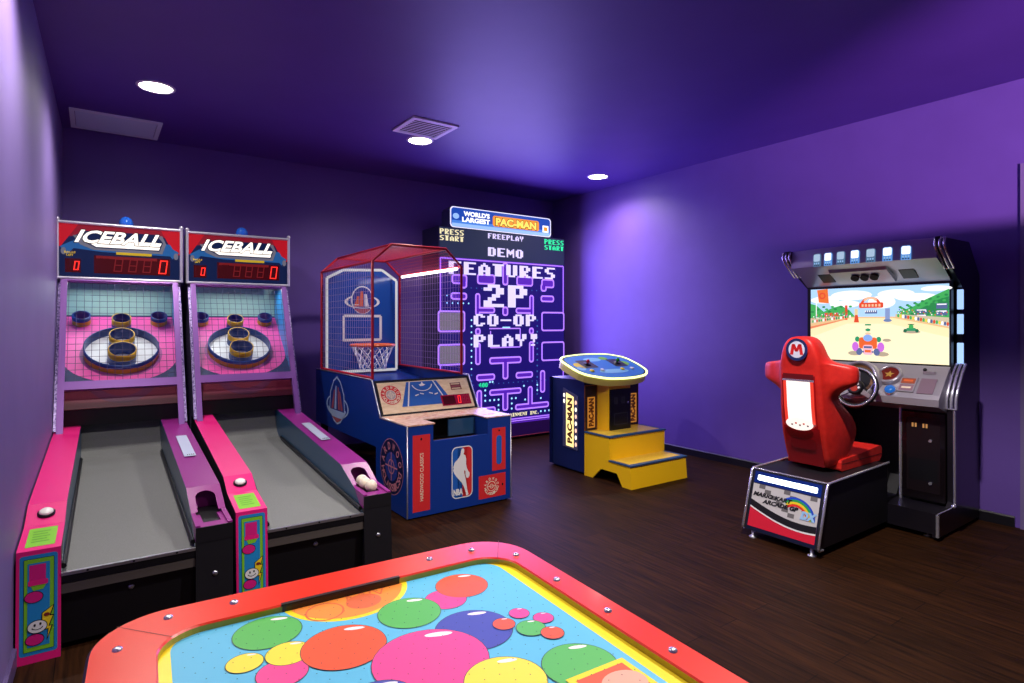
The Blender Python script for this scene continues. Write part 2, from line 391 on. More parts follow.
    b = B(); b.lathe([(.014, -.002), (.013, .004), (.008, .008), (.0005, .009)], STEEL, 12, (.79, .012, .22), (0, -1, 0)); b.build('bolt', t)
    # cabinet behind the lane
    b = B()
    prof = [(2.2, .69), (2.78, 1.87), (3.28, 1.87), (3.28, 0), (2.5, 0), (2.5, .69)]
    b.prism(prof, 'x', .0, .022, DIAM, DIAM); b.prism(prof, 'x', .856, .878, DIAM, DIAM)
    b.prism([(2.34, .80), (2.8, 1.84), (3.24, 1.84), (3.24, .7), (2.55, .7)], 'x', .0225, .026, CYAN); b.prism([(2.34, .80), (2.8, 1.84), (3.24, 1.84), (3.24, .7), (2.55, .7)], 'x', .852, .8555, CYAN)
    b.box(.022, .856, 3.25, 3.28, 0, 1.87, DARK); b.box(.022, .856, 2.63, 2.66, .3, .74, BLACK)
    b.build('cabinet', t)
    b = B(); b.frame((0, 3.249, 0), (1, 0, 0), (0, 0, 1)); b.rect(.026, .852, 1.5, 1.86, mat('pale_teal_back', '9cc0bc', .5), 0); b.build('back_panel', t)
    b = B(); cx, bw = .439, .413
    DEEP = mat('deep_blue_field', '1a2458', .45); FP = mat('pink_field', 'e050a4', .45); RED = mat('dark_red_front', '6c1030', .45)
    b.prism([(2.44, .975), (3.249, 1.57), (3.249, 1.53), (2.46, .935)], 'x', cx-bw, cx+bw, DEEP)
    b.prism([(2.38, .825), (2.44, .975), (2.46, .935), (2.46, .80)], 'x', cx-bw, cx+bw, RED); b.prism([(2.40, .69), (2.40, .84), (2.46, .84), (2.46, .69)], 'x', cx-bw, cx+bw, BLACK)
    b.frame((cx, 2.38, .825), (1, 0, 0), (0, .06, .15)); b.arc(0, .30, .21, .27, mat('plum_arc', '5a1440', .45), 1, 200, 340, 24, 1.0); b.reset()
    o0 = Vector((cx, 2.44, .975)); v = Vector((0, .809, .595)); b.frame(o0, (1, 0, 0), v)
    b.poly([(-bw, .98), (-bw, .40)] + [(-bw*math.cos(PI*i/20), .40-.34*math.sin(PI*i/20)) for i in range(1, 20)] + [(bw, .40), (bw, .98)], FP, 1)
    b.ell(0, .43, .30, .30, mat('mauve_shadow_ring', 'a04890', .5), 2, 40); b.ell(0, .44, .27, .27, mat('white_field', 'd8dce4', .45), 3, 40)
    b.build('target_board', t)
    nrm = Vector((0, -.589, .808)); vd = v.normalized()
    def ring(name, x, y, r, h, top, low, lb=None):
        b = B(); c = o0 + Vector((x, 0, 0)) + vd*y
        b.lathe([(r, .0), (r, h*.55)], low, 36, c, nrm); b.lathe([(r, h*.55), (r, h), (r-.008, h)], top, 36, c, nrm); b.lathe([(r-.008, h), (r-.008, 0)], RINGB, 36, c, nrm)
        b.build(name, t)
    ring('scoring_ring', 0, .44, .275, .085, RINGB, RINGY)
    ring('scoring_ring', 0, .34, .103, .13, RINGY, RINGB); ring('scoring_ring', 0, .56, .095, .12, RINGY, RINGB); ring('scoring_ring', 0, .80, .075, .12, RINGY, RINGB)
    for x in (-.295, .295): ring('scoring_ring', x, .89, .068, .085, RINGB, RINGY)
    # sloping net frame
    b = B(); P0 = Vector((0, 2.17, .69)); P1 = Vector((0, 2.76, 1.875)); n = Vector((0, -.895, .446))*.018
    def strut(x0, x1, a, c): 
        s = (P1-P0); p, q = P0+s*a, P0+s*c
        b.prism([(p.y+n.y, p.z+n.z), (p.y-n.y, p.z-n.z), (q.y-n.y, q.z-n.z), (q.y+n.y, q.z+n.z)], 'x', x0, x1, LILAC)
    strut(.02, .062, -.02, 1); strut(.814, .856, -.02, 1); strut(.062, .814, .245, .296); strut(.062, .814, .975, 1)
    b.build('net_frame', t)
    b = B(); wire = mat('net_wire', '4a4468', .4, .5); s = P1-P0
    for i in range(15):
        x = .075 + .0517*i; b.cyl(P0+s*.27+Vector((x, 0, 0)), P0+s*.98+Vector((x, 0, 0)), .0016, wire, n=4, caps=False)
    for i in range(17):
        p = P0+s*(.29+.042*i); b.cyl(p+Vector((.06, 0, 0)), p+Vector((.816, 0, 0)), .0016, wire, n=4, caps=False)
    b.build('safety_net', t)
    # marquee
    b = B(); b.box(-.004, .882, 2.745, 3.1, 1.87, 2.335, BLACK)
    b.frame((-.004, 2.745, 1.87), (1, 0, 0), (0, 0, 1)); w, h = .886, .465
    NAVY = mat('navy_marquee', '12285c', .3, emit=.35); RD = mat('red_marquee', 'd81828', .3, emit=.5); GL = mat('glowing_white_logo', 'fff6ec', .3, emit=1.25)
    BLU = mat('blue_marquee', '2a6ab0', .3, emit=.5); GRY = mat('grey_marquee', '8e8ea0', .3, emit=.35)
    b.rect(.01, w-.01, .012, h-.012, NAVY, 1)
    b.poly([(.01, h-.012), (w-.01, h-.012), (w-.01, .34), (.80, .37), (.70, .41), (.18, .40), (.10, .35), (.01, .34)], mat('dark_red_marquee', 'a41c30', .3, emit=.45), 1.5); b.poly([(.01, h-.012), (.14, h-.012), (.02, .26), (.01, .26)], RD, 2); b.poly([(w-.01, h-.012), (w-.16, h-.012), (w-.05, .24), (w-.01, .24)], RD, 2)
    b.poly([(.05, .255), (.12, .33), (.80, .33), (.86, .22), (.80, .225), (.30, .232), (.12, .25)], BLU, 3)
    b.poly([(.10, .36), (.15, .285), (.24, .245), (.74, .240), (.77, .33), (.74, .40)], GRY, 4)
    b.poly([(.15, .385), (.19, .30), (.26, .262), (.72, .262), (.745, .34), (.70, .40)], NAVY, 5)
    b.poly([(.20, .31), (.26, .272), (.715, .272), (.735, .335), (.27, .335)], GL, 6)
    b.text('ICEBALL', .13, .75, .295, .415, BLACK, 7, .05, .45); b.text('ICEBALL', .135, .745, .301, .409, GL, 8, .03, .45)
    b.rect(.40, .66, .215, .238, mat('yellow_marquee', 'e8c030', .3, emit=.5), 7)
    for x, a in ((.045, 1), (w-.045, -1)): b.poly([(x-.03*a, .26), (x+.05*a, .31), (x+.07*a, .26), (x+.02*a, .20)], BLU, 4); b.ell(x-.005*a, .225, .018, .03, GRY, 5)
    b.text('BALLS', .045, .12, .208, .225, YEL, 7, .02); b.text('LEFT', .06, .105, .185, .202, YEL, 7, .02)
    b.build('marquee', t)
    mq = b = B(); b.frame((-.004, 2.7445, 1.87), (1, 0, 0), (0, 0, 1))
    b.rect(.245, .80, .05, .20, LEDBG, 2); b.rect(.05, .155, .05, .165, LEDBG, 2)
    for i in range(4): digit(b, '8', .275+.105*i, .07, .06, .11, .008, LD if i else LEDBG, 3)
    b.rect(.26, .70, .175, .198, LD, 3)
    digit(b, '0', .71, .065, .06, .12, .009, LEDR, 4); digit(b, '0', .105, .07, .035, .075, .008, LEDR, 4)
    o = b.build('score_display', t); o['label'] = 'dark red score display showing a red zero'
    b = B(); r = .013
    for z in (1.873, 2.333): b.cyl((-.006, 2.742, z), (.884, 2.742, z), r, TRM, n=10)
    for x in (-.006, .884):
        b.cyl((x, 2.742, 1.865), (x, 2.742, 2.345), r, TRM, n=10); b.sphere((x, 2.742, 2.355), .018, TRM, 12)
    b.build('marquee_trim', t)
    b = B(); m = mat('blue_dome', '2a6ce0', .12, coat=1); b.lathe([(.055, 0), (.055, .015), (.05, .02)], BLACK, 24, (.47, 2.84, 2.335)); b.sphere((.47, 2.84, 2.368), .056, m, 20, (1, 1, 1.15))
    o = b.build('beacon', t); o['label'] = 'blue beacon dome on top'
    return t
alley((-.284, 3.345, 0), -.9, 'pink and purple ball rolling alley against the left wall with an empty ball tray')
a2 = alley((.612, 3.39, 0), -1.9, 'pink and purple ball rolling alley beside the hoop game with cream balls in its tray')
CREAM = noisy('cream_ball', 'efe2cc', 'e8d8bc', 8, .35)
c, s_ = math.cos(math.radians(-1.9)), math.sin(math.radians(-1.9))
for i, (x, y, z, lb) in enumerate(((.790, .305, .483, 'cream rolling ball deepest in the tray mouth under the arch'), (.785, .229, .483, 'cream rolling ball in the middle of three in the tray'), (.795, .153, .483, 'cream rolling ball nearest the front end of the tray'))):
    b = B(); b.sphere((0, 0, 0), .0378, CREAM, 24); o = b.build('rolling_ball'); o.location = (.612 + x*c - y*s_, 3.39 + x*s_ + y*c, z)
    tag(o, lb, 'ball', 'rolling balls in the tray')
# ------------------------------------------------------------------ basketball shooting game
HB = mat('royal_blue_laminate', '0e3488', .35); HR = mat('red_panel', 'd82c30', .4); CAGE = mat('red_cage_steel', 'c01830', .35, .1)
TAN = noisy('tan_court_print', 'f8e0bc', 'e8cca0', 14, .4, 4, (1, 6, 1)); OR = mat('orange_print', 'd8622c', .45)
hoop = thing('basketball_arcade', 'blue basketball shooting game with a red wire cage and hoop', 'arcade machine', (1.935, 4.105, 0), .2)
W = .96
b = B()
b.box(0, .222, 0, .51, .012, .712, HB).box(.729, W, 0, .51, .012, .712, HB).box(.222, .729, 0, .03, .012, .578, HB)
b.box(.222, .729, .03, .51, .012, .10, HB)
for x0, x1 in ((0, .03), (W-.03, W)):
    b.prism([(.51, .012), (.60, .012), (.60, .46), (2.22, .46), (2.22, 1.013), (.69, 1.013), (.51, .716)], 'x', x0, x1, HB)
b.box(.03, W-.03, 2.19, 2.22, .46, 1.0, HB); b.prism([(.58, .80), (2.19, .98), (2.19, .94), (.58, .76)], 'x', .03, W-.03, HB)
b.box(.03, W-.03, .57, .60, .012, .75, DARK)
b.build('cabinet', hoop)
b = B(); b.prism([(.031, .575), (.42, .50), (.42, .46), (.031, .53)], 'x', .223, .728, mat('brown_trough', '6a4a28', .5)); b.box(.223, .728, .42, .44, .46, .70, BLACK)
b.box(.47, .728, .20, .215, .56, .695, mat('smoked_blue_flap', '284a6c', .15)); b.build('ball_trough', hoop)
b = B(); sm = noisy('speckled_shelf', 'ecd0b8', 'c88a6c', 22, .35, 6, (1, 3, 1))
b.box(-.004, .235, -.006, .515, .712, .722, sm).box(.716, W+.004, -.006, .515, .712, .722, sm).box(.235, .716, .215, .515, .712, .722, sm)
b.frame((0, 0, .7225), (1, 0, 0), (0, 1, 0))
for i in range(26):
    x, y = random.uniform(.02, .9), random.uniform(.24, .48); b.rect(x, x+random.uniform(.02, .05), y, y+random.uniform(.006, .014), random.choice([OR, HR, mat('brown_fleck', '8a5a44', .5)]), 1)
for i in range(3): b.rect(.76+.04*i, .79+.04*i, .10, .13, HR, 1)
b.build('shelf', hoop)
b = B(); 
for x in (0, W): b.tube([(x, -.004, .015), (x, -.004, .715), (x, .51, .722), (x, .69, 1.015), (x, 2.2, 1.016)], .006, STEEL, 6)
b.build('edge_trim', hoop)
def court_badge(b, x, y, r, ring, txt, ctr, lay=1):
    b.ell(x, y, r, r, txt, lay, 36); b.ell(x, y, r*.965, r*.965, ring, lay+1, 36)
    b.ringtext('HARDWOOD', x, y, r*.74, r*.30, txt, lay+2, 195, -15); b.ringtext('CLASSICS', x, y, r*.74, r*.30, txt, lay+2, 212, 328, True)
    b.ell(x, y, r*.5, r*.5, txt, lay+2, 28); b.ell(x, y, r*.46, r*.46, ctr, lay+3, 28)
    b.arc(x, y, r*.2, r*.25, txt, lay+4); b.line([(x-r*.46, y), (x+r*.46, y)], r*.05, txt, lay+4); b.line([(x, y-r*.46), (x, y+r*.46)], r*.05, txt, lay+4)
# front decor
b = B(); b.frame((0, 0, 0), (1, 0, 0), (0, 0, 1)); IV = mat('ivory_print', 'ecdcc0', .45); BL2 = mat('blue_print', '1c5cb4', .45)
b.rect(.046, .194, .052, .640, HR, 1); b.ell(.118, .607, .008, .01, BLACK, 2); b.text('HARDWOOD CLASSICS', .107, .137, .13, .50, IV, 2, .01, 0, 90)
b.rect(.772, .908, .266, .622, HR, 1); b.rr(.814, .868, .315, .558, .025, BL2, 2); b.ell(.842, .598, .008, .008, BLACK, 2)
b.rect(.64, .908, .05, .240, HR, 1); b.ringtext('HARDWOOD', .765, .143, .062, .024, IV, 2, 195, -15); b.ringtext('CLASSICS', .765, .143, .062, .024, IV, 2, 212, 328, True)
b.ell(.765, .143, .042, .042, IV, 2); b.ell(.765, .143, .036, .036, HR, 3); b.arc(.765, .143, .014, .019, IV, 4); b.line([(.73, .143), (.80, .143)], .005, IV, 4); b.ell(.877, .142, .008, .009, BLACK, 2)
# league emblem: white player outline between blue and red
b.rr(.386, .581, .094, .508, .045, WHITE, 1, 7); x0, x1, y0, y1 = .394, .573, .102, .50
b.rr(x0, .4835, y0, y1, .038, BL2, 2, 6); b.rect(.44, .486, y0, y1, BL2, 2)
b.rr(.4835, x1, y0, y1, .038, HR, 2, 6); b.rect(.486, .53, y0, y1, HR, 2)
sil = [(.470, .470), (.478, .488), (.494, .490), (.502, .478), (.500, .458), (.494, .444), (.512, .432), (.520, .40), (.519, .36), (.527, .325), (.540, .30), (.552, .285), (.550, .262),
       (.538, .245), (.520, .252), (.512, .275), (.513, .30), (.505, .318), (.500, .30), (.507, .27), (.515, .24), (.523, .19), (.530, .15), (.541, .112), (.520, .105), (.514, .135), (.500, .175), (.478, .215),
       (.452, .245), (.428, .272), (.408, .300), (.398, .325), (.404, .345), (.397, .350), (.404, .362), (.412, .385), (.436, .405), (.455, .425), (.466, .440)]
b.poly(sil, WHITE, 3); b.text('NBA', .400, .488, .120, .172, WHITE, 4, .06)
o = b.build('front_graphics', hoop)
# left side emblems
b = B(); b.frame((0, 0, 0), (0, -1, 0), (0, 0, 1)); DB = mat('dark_badge', '1a1c48', .4); PKP = mat('salmon_print', 'c87888', .45)
b.ell(-.285, .357, .222, .222, PKP, 1, 40); b.ell(-.285, .357, .216, .216, DB, 2, 40)
b.ringtext('HARDWOOD', -.285, .357, .165, .06, PKP, 3, 195, -15); b.ringtext('CLASSICS', -.285, .357, .165, .06, PKP, 3, 212, 328, True)
b.ell(-.285, .357, .115, .115, mat('indigo_badge', '2c3a8a', .4), 3, 30); b.arc(-.285, .357, .05, .06, PKP, 4); b.line([(-.4, .357), (-.17, .357)], .012, PKP, 4); b.line([(-.285, .245), (-.285, .47)], .012, PKP, 4)
b.build('side_badge', hoop); b = B(); b.frame((0, 0, 0), (0, -1, 0), (0, 0, 1))
PAL = mat('pale_blue_print', 'a8bcdc', .45); BRK = mat('brick_print', 'a8545c', .45)
x, z = -1.56, .74
b.arc(x, z-.05, .285, .315, PAL, 1, 0, 360, 36, .36); b.poly([(x-.22, z-.1), (x-.2, z+.08), (x-.1, z+.2), (x, z+.245), (x+.1, z+.2), (x+.2, z+.08), (x+.22, z-.1), (x+.1, z-.2), (x, z-.225), (x-.1, z-.2)], PAL, 2)
b.poly([(x-.2, z-.09), (x-.18, z+.07), (x-.09, z+.185), (x, z+.225), (x+.09, z+.185), (x+.18, z+.07), (x+.2, z-.09)], HB, 3)
for dx in (-.13, -.045, .06, .14): b.poly([(x+dx-.03, z-.08), (x+dx*.55-.012, z+.17-abs(dx)*.5), (x+dx*.55+.014, z+.17-abs(dx)*.5), (x+dx+.03, z-.08)], BRK if abs(dx) > .05 else PAL, 4)
b.arc(x, z-.07, .22, .25, PAL, 5, 180, 360, 24, .36); b.poly([(x-.15, z-.16), (x+.15, z-.16), (x, z-.21)], BRK, 5)
b.build('side_emblem', hoop)
# scoreboard
b = B(); V = Vector((0, .18, .297)); b.frame((0, .51, .716), (1, 0, 0), V)
b.prism([(.012, .004), (.948, .004), (.948, .335), (.012, .335)], 'z', -.02, .004, BLACK)
b.rect(.032, .925, .022, .312, TAN, 7)
b.poly([(.305, .305), (.60, .305), (.72, .075), (.215, .075)], BL2, 8)
b.line([(.335, .305), (.27, .075)], .012, WHITE, 9); b.line([(.565, .305), (.66, .075)], .012, WHITE, 9); b.arc(.45, .285, .092, .102, WHITE, 9, 190, 350, 20, .75)
b.poly([(.42, .275), (.44, .28), (.455, .302), (.465, .28), (.485, .272), (.46, .26), (.43, .258)], WHITE, 9)
for x in (.36, .41, .50, .55): b.line([(x, .17+.02*((x > .4) - (x > .52))), (x+.035, .18)], .01, WHITE, 9)
court_badge(b, .137, .193, .094, HR, IV, mat('pale_badge_core', 'b8a8a8', .45), 8)
b.rect(.73, .84, .20, .27, mat('maroon_print', '7a2430', .5), 8); 
for i in range(3): b.rect(.738, .83, .207+.022*i, .219+.022*i, TAN if i != 1 else BRK, 9)
o = b.build('scoreboard', hoop)
b = B(); b.frame((0, .51, .716), (1, 0, 0), V); b.rect(.60, .90, .05, .152, mat('maroon_led_window', '9a1038', .25, emit=.5), 10)
b.rect(.615, .74, .06, .142, LEDBG, 11); digit(b, '0', .765, .065, .03, .072, .006, LEDR, 12); 
for x in (.81, .85): digit(b, '8', x, .065, .028, .072, .005, LD, 12)
b.build('led_window', hoop)
# legs at the rear
for x in (.03, W-.09):
    b = B(); b.box(x, x+.06, 2.10, 2.16, .012, .46, DARK); b.cyl((x+.03, 2.13, 0), (x+.03, 2.13, .014), .025, STEEL, n=12); b.build('leg', hoop)
for x, y in ((.05, .05), (W-.05, .05), (.05, .5), (W-.05, .5)):
    b = B(); b.cyl((x, y, 0), (x, y, .013), .024, STEEL, n=12); b.build('foot', hoop)
# cage
cx0, cx1, yf, yb_, zb, zt, zp = .012, .893, .705, 2.07, 1.016, 2.03, 2.185
r = .013
def arch(y, b): b.tube([(cx0, y, zb), (cx0, y, zt), (.185, y, zp), (.725, y, zp), (cx1, y, zt), (cx1, y, zb)], r, CAGE, 8)
b = B(); arch(yf, b); arch(yb_, b)
for p in ((cx0, zt), (.185, zp), (.725, zp), (cx1, zt), (cx0, zb+.012), (cx1, zb+.012)): b.cyl((p[0], yf, p[1]), (p[0], yb_, p[1]), r*.9, CAGE, n=8)
b.build('cage_frame', hoop)
def net(pa, pb, pc, pd, nu, nv, m, name, rr_=.0016, sm_=None):
    b = B(); pa, pb, pc, pd = map(Vector, (pa, pb, pc, pd))
    for i in range(1, nu):
        f = i/nu; b.cyl(pa.lerp(pb, f), pd.lerp(pc, f), rr_, m, n=4, caps=False)
    for i in range(1, nv):
        f = i/nv; b.cyl(pa.lerp(pd, f), pb.lerp(pc, f), rr_*.8, m, n=4, caps=False)
    b.build(name, hoop)
WG = mat('cage_wire', 'b898c0', .4, .3); WR = mat('red_cage_wire', 'c02440', .4)
net((cx0, yf, zb), (cx0, yb_, zb), (cx0, yb_, zt), (cx0, yf, zt), 26, 16, WG, 'side_net')
net((cx1, yf, zb), (cx1, yb_, zb), (cx1, yb_, zt), (cx1, yf, zt), 26, 16, WG, 'side_net', .002)
net((cx0, yf, zt), (cx0, yb_, zt), (.185, yb_, zp), (.185, yf, zp), 34, 6, WR, 'roof_net', .0015)
net((.185, yf, zp), (.185, yb_, zp), (.725, yb_, zp), (.725, yf, zp), 34, 14, WR, 'roof_net', .0015)
net((.725, yf, zp), (.725, yb_, zp), (cx1, yb_, zt), (cx1, yf, zt), 34, 6, WR, 'roof_net', .0015)
# backboard
yB = 1.955; BBM = mat('backboard_blue', '1c4a9c', .12, coat=.6); BW = mat('white_outline', 'f0f0f4', .35, emit=.5)
oc = [(.03, .99), (.03, 1.965), (.20, 2.055), (.63, 2.075), (.80, 1.965), (.80, .99)]
b = B(); b.prism(oc, 'y', yB, yB+.03, BBM)
b.frame((0, yB, 0), (1, 0, 0), (0, 0, 1)); b.line(oc + [oc[0]], .028, BW, 1)
b.line([(.205, 1.32), (.615, 1.32), (.615, 1.575), (.205, 1.575), (.205, 1.308)], .028, WHITE, 2)
z = 1.725; x = .41
b.arc(x, z, .165, .195, WHITE, 1, 0, 360, 36, .38); b.ell(x, z+.02, .125, .15, WHITE, 2, 30); b.ell(x, z+.02, .112, .137, HB, 3, 30)
for dx in (-.07, -.015, .045): b.poly([(x+dx-.022, z-.05), (x+dx*.7-.012, z+.13-abs(dx)), (x+dx*.7+.014, z+.13-abs(dx)), (x+dx+.026, z-.05)], OR if dx < 0 else WHITE, 4)
b.arc(x, z, .165, .185, WHITE, 5, 195, 345, 24, .38); b.poly([(x-.1, z-.075), (x+.1, z-.075), (x+.02, z-.125), (x-.02, z-.125)], BRK, 4)
b.rect(x-.1, x-.04, z-.035, z-.028, WHITE, 6); b.build('backboard', hoop)
b = B(); hx, hy, hz, hr = .413, 1.68, 1.272, .218
b.tube([(hx+hr*math.cos(2*PI*i/32), hy+hr*math.sin(2*PI*i/32), hz) for i in range(32)], .0135, mat('orange_rim', 'e8642c', .35), 8, True)
b.box(hx-.09, hx+.09, hy+hr-.01, yB, hz-.03, hz+.012, MATS['orange_rim']); b.build('hoop_rim', hoop)
b = B(); nm = mat('white_cord', 'ecebf0', .7); K = 12; rows = [(hr, 0), (hr*.86, -.065), (hr*.72, -.13), (hr*.64, -.19), (hr*.60, -.245)]
for q in range(len(rows)-1):
    (r0, z0), (r1, z1) = rows[q], rows[q+1]
    for i in range(K):
        for s in (-.5, .5):
            a0 = 2*PI*(i+.5*(q % 2))/K; a1 = a0 + 2*PI*s/K
            b.cyl((hx+r0*math.cos(a0), hy+r0*math.sin(a0), hz+z0), (hx+r1*math.cos(a1), hy+r1*math.sin(a1), hz+z1), .0048, nm, n=5, caps=False)
b.build('hoop_net', hoop)
b = B(); b.cyl((cx1-.035, yf+.03, zt-.02), (cx1-.035, yb_-.14, zt-.02), .013, mat('white_light_tube', 'fff6f2', .3, emit=6), n=12); o = b.build('light_tube', hoop); o['label'] = 'glowing white light tube'

# ------------------------------------------------------------------ giant maze screen
gs = thing('giant_video_screen', 'towering lit maze video screen on the back wall by the right corner', 'arcade machine', (4.3, 6.197, 0))
NB = mat('night_blue_screen', '1a0f66', .35, emit=1.0); NEON = mat('lavender_neon', 'ae78ff', .4, emit=1.35); NFILL = mat('violet_maze_fill', '5a24b8', .4, emit=.9)
PXW = mat('white_pixels', 'dcd0ff', .4, emit=1.1); DOT = mat('pale_blue_dot', '9ad8ff', .4, emit=1.3); DOT2 = mat('dim_blue_dot', '3a6ab0', .4, emit=.9); GRN = mat('green_pixels', '2cf0a0', .4, emit=1.0)
b = B(); b.box(-.975, .975, .0, .42, .03, 2.65, mat('midnight_cabinet', '16143c', .35)); b.box(-.9, .9, .03, .4, 0, .03, BLACK)
b.cyl((-.96, -.006, .035), (.96, -.006, .035), .007, mat('red_edge_trim', 'a83850', .35), n=8); b.build('cabinet', gs)
b = B(); b.frame((0, 0, 0), (1, 0, 0), (0, 0, 1))
b.rect(-.96, .96, .27, 2.29, NB, 1); b.rect(-.96, .96, 2.29, 2.645, mat('smoky_screen_top', '26304c', .35, emit=.8), 1)
dark = []; lit = []
def pill(x0, x1, y0, y1): lit.append((x0, x1, y0, y1))
for s in (-1, 1):
    for q in ((.39, .445, 1.60, 1.86), (.17, .445, 1.63, 1.69), (.385, .445, .99, 1.25), (.385, .445, 1.36, 1.43), (.58, .79, 1.79, 1.86), (.17, .43, .79, .855), (.16, .70, .38, .44), (.365, .425, .38, .66), (.57, .635, .58, .86), (.58, .66, 1.93, 2.02)):
        x0, x1 = sorted((q[0]*s, q[1]*s)); pill(x0-.012, x1-.012, q[2], q[3])
for q in ((-.25, .23, .99, 1.06), (-.048, .022, .79, 1.06), (-.25, .23, .595, .655), (-.05, .02, .39, .655), (-.05, .02, 1.6, 1.70), (-.05, .02, 1.99, 2.26)): pill(*q)
for q in ((-.43, -.18, 1.99, 2.1), (.17, .42, 1.99, 2.1), (.58, .78, 1.98, 2.08), (-.79, -.59, 1.98, 2.08)): pill(*q)
for q in ((-.975, -.62, 1.40, 1.64), (-.975, -.62, 1.0, 1.24), (.58, .96, 1.40, 1.64), (.58, .96, 1.0, 1.24)): pill(*q)
g = .02
for x0, x1, y0, y1 in lit: b.rr(x0-g/2, x1+g/2, y0-g/2, y1+g/2, .035, NEON, 2)
for x0, x1, y0, y1 in lit:
    big = (x1-x0 > .3 and y1-y0 > .2); b.rr(x0+g/2, x1-g/2, y0+g/2, y1-g/2, .022, NB if big else NFILL, 3)
PK = mat('olive_reflection', '8a7a54', .4, emit=.8)
for y0, y1 in ((1.415, 1.625), (1.015, 1.225)): b.rect(-.955, -.64, y0, y1, mat('grey_pocket_fill', '8c8294', .4, emit=.6), 3.4)  # plain grey fill over the left maze pockets
# outer border lines
for w, m, l in ((.03, NFILL, 1.5), (.012, NEON, 2)):
    for pts in ([(-.95, 1.64), (-.95, 2.275), (.95, 2.275), (.95, 1.64)], [(-.95, 1.0), (-.95, .262), (.95, .262), (.95, 1.0)]): b.line(pts, w, m, l)
b.line([(-.95, .235), (.95, .235)], .012, NEON, 2); b.line([(-.96, .248), (.96, .248)], .014, NFILL, 1.6)
b.line([(-.24, 1.40), (-.24, 1.19), (.22, 1.19), (.22, 1.43), (-.26, 1.43)], .014, NEON, 2); b.rect(-.06, .06, 1.435, 1.452, DOT, 3)
for i in range(14):
    for x in (-.52, .50): b.ell(x, .56+.075*i, .012, .012, DOT if (x < 0 and i > 4) else DOT2, 2, 8)
for i in range(22): b.ell(-.8+.076*i, .735, .008, .008, DOT2, 2, 8)
for i in range(18): b.ell(-.68+.078*i, 1.93, .008, .008, DOT2, 2, 8)
for x, y in [(-.32, .66-.065*i) for i in range(3)] + [(-.25+.065*i, .53) for i in range(3)] + [(-.12, .46), (-.12, .40), (.085, .53), (.15, .53), (.085, .465), (.085, .40), (.28, .68), (.3, .5), (.56, .325), (.63, .325), (.7, .325), (-.25, .76), (-.21, .76), (.5, .68), (.5, .61), (.56, .5)]: b.ell(x, y, .014, .014, DOT, 3, 8)
for i in range(9): b.ell(-.86+.075*(i % 5), 1.74+.09*(i//5), .011, .011, DOT, 2, 8)
pix(b, 'PRESS', -.96, -.63, 2.56, 2.625, mat('cream_pixels', 'f4e8b8', .4, emit=1.0)); pix(b, 'START', -.96, -.63, 2.485, 2.545, MATS['cream_pixels'])
pix(b, 'PRESS', .62, .955, 2.56, 2.625, GRN); pix(b, 'START', .62, .955, 2.485, 2.545, GRN)
pix(b, 'FREEPLAY', -.28, .27, 2.56, 2.625, PXW); pix(b, 'DEMO', -.28, .265, 2.34, 2.45, PXW)
pix(b, 'FEATURES', -.84, .80, 2.09, 2.245, PXW, 5); pix(b, '2P', -.345, .33, 1.70, 1.985, PXW, 5); pix(b, 'CO-OP', -.49, .475, 1.46, 1.61, PXW, 5); pix(b, 'PLAY!', -.49, .53, 1.20, 1.355, PXW, 5)
pix(b, '400', -.41, -.285, .70, .755, GRN); pix(b, 'ENTERTAINMENT INC.', -.19, .535, .295, .34, MATS['cream_pixels'])
o = b.build('screen', gs)
b = B(); b.frame((0, 0, 0), (1, 0, 0), (0, 0, 1)); b.rect(-.96, .96, .045, .222, mat('violet_base_print', '3a1668', .4, emit=.25), 1)
b.rect(-.96, .96, .205, .222, NFILL, 2); b.build('base_graphics', gs)
b = B(); mk = mat('marquee_blue', '1c4ab0', .3, emit=1.0)
b.prism([(-.825, 2.652), (-.825, 2.86), (-.79, 2.9), (.69, 2.9), (.725, 2.86), (.725, 2.652)], 'y', -.01, .2, mat('marquee_case', '3a3a70', .3))
b.frame((0, -.011, 0), (1, 0, 0), (0, 0, 1)); b.rr(-.825, .725, 2.652, 2.903, .045, mat('marquee_edge', 'e8e4ff', .3, emit=1.2), 0)
b.rr(-.81, .71, 2.662, 2.892, .04, mk, 1); b.rect(-.80, .70, 2.664, 2.705, mat('marquee_pale', '9cc4ff', .3, emit=1.0), 2); b.rect(-.80, .70, 2.705, 2.74, mat('marquee_mid', '4a86e0', .3, emit=1.0), 2)
ORG = mat('orange_logo_block', 'ff9a20', .3, emit=1.0); YLW = mat('yellow_logo', 'ffe060', .3, emit=1.15); BRN = mat('logo_outline', '7a3010', .3, emit=.6)
b.rr(-.215, .52, 2.715, 2.85, .03, ORG, 3); b.text('PAC-MAN', -.18, .485, 2.72, 2.835, BRN, 4, .09); b.text('PAC-MAN', -.17, .475, 2.73, 2.828, YLW, 5, .05)
b.text("WORLD'S", -.64, -.26, 2.80, 2.862, mat('white_logo', 'ffffff', .3, emit=1.3), 4, .05); b.text('LARGEST', -.66, -.255, 2.728, 2.788, MATS['white_logo'], 4, .05)
b.rect(.58, .68, 2.71, 2.80, MATS['white_logo'], 4); b.rect(.60, .66, 2.73, 2.78, ORG, 5); b.ell(-.745, 2.79, .045, .035, MATS['marquee_pale'], 3, 12)
b.build('marquee', gs)

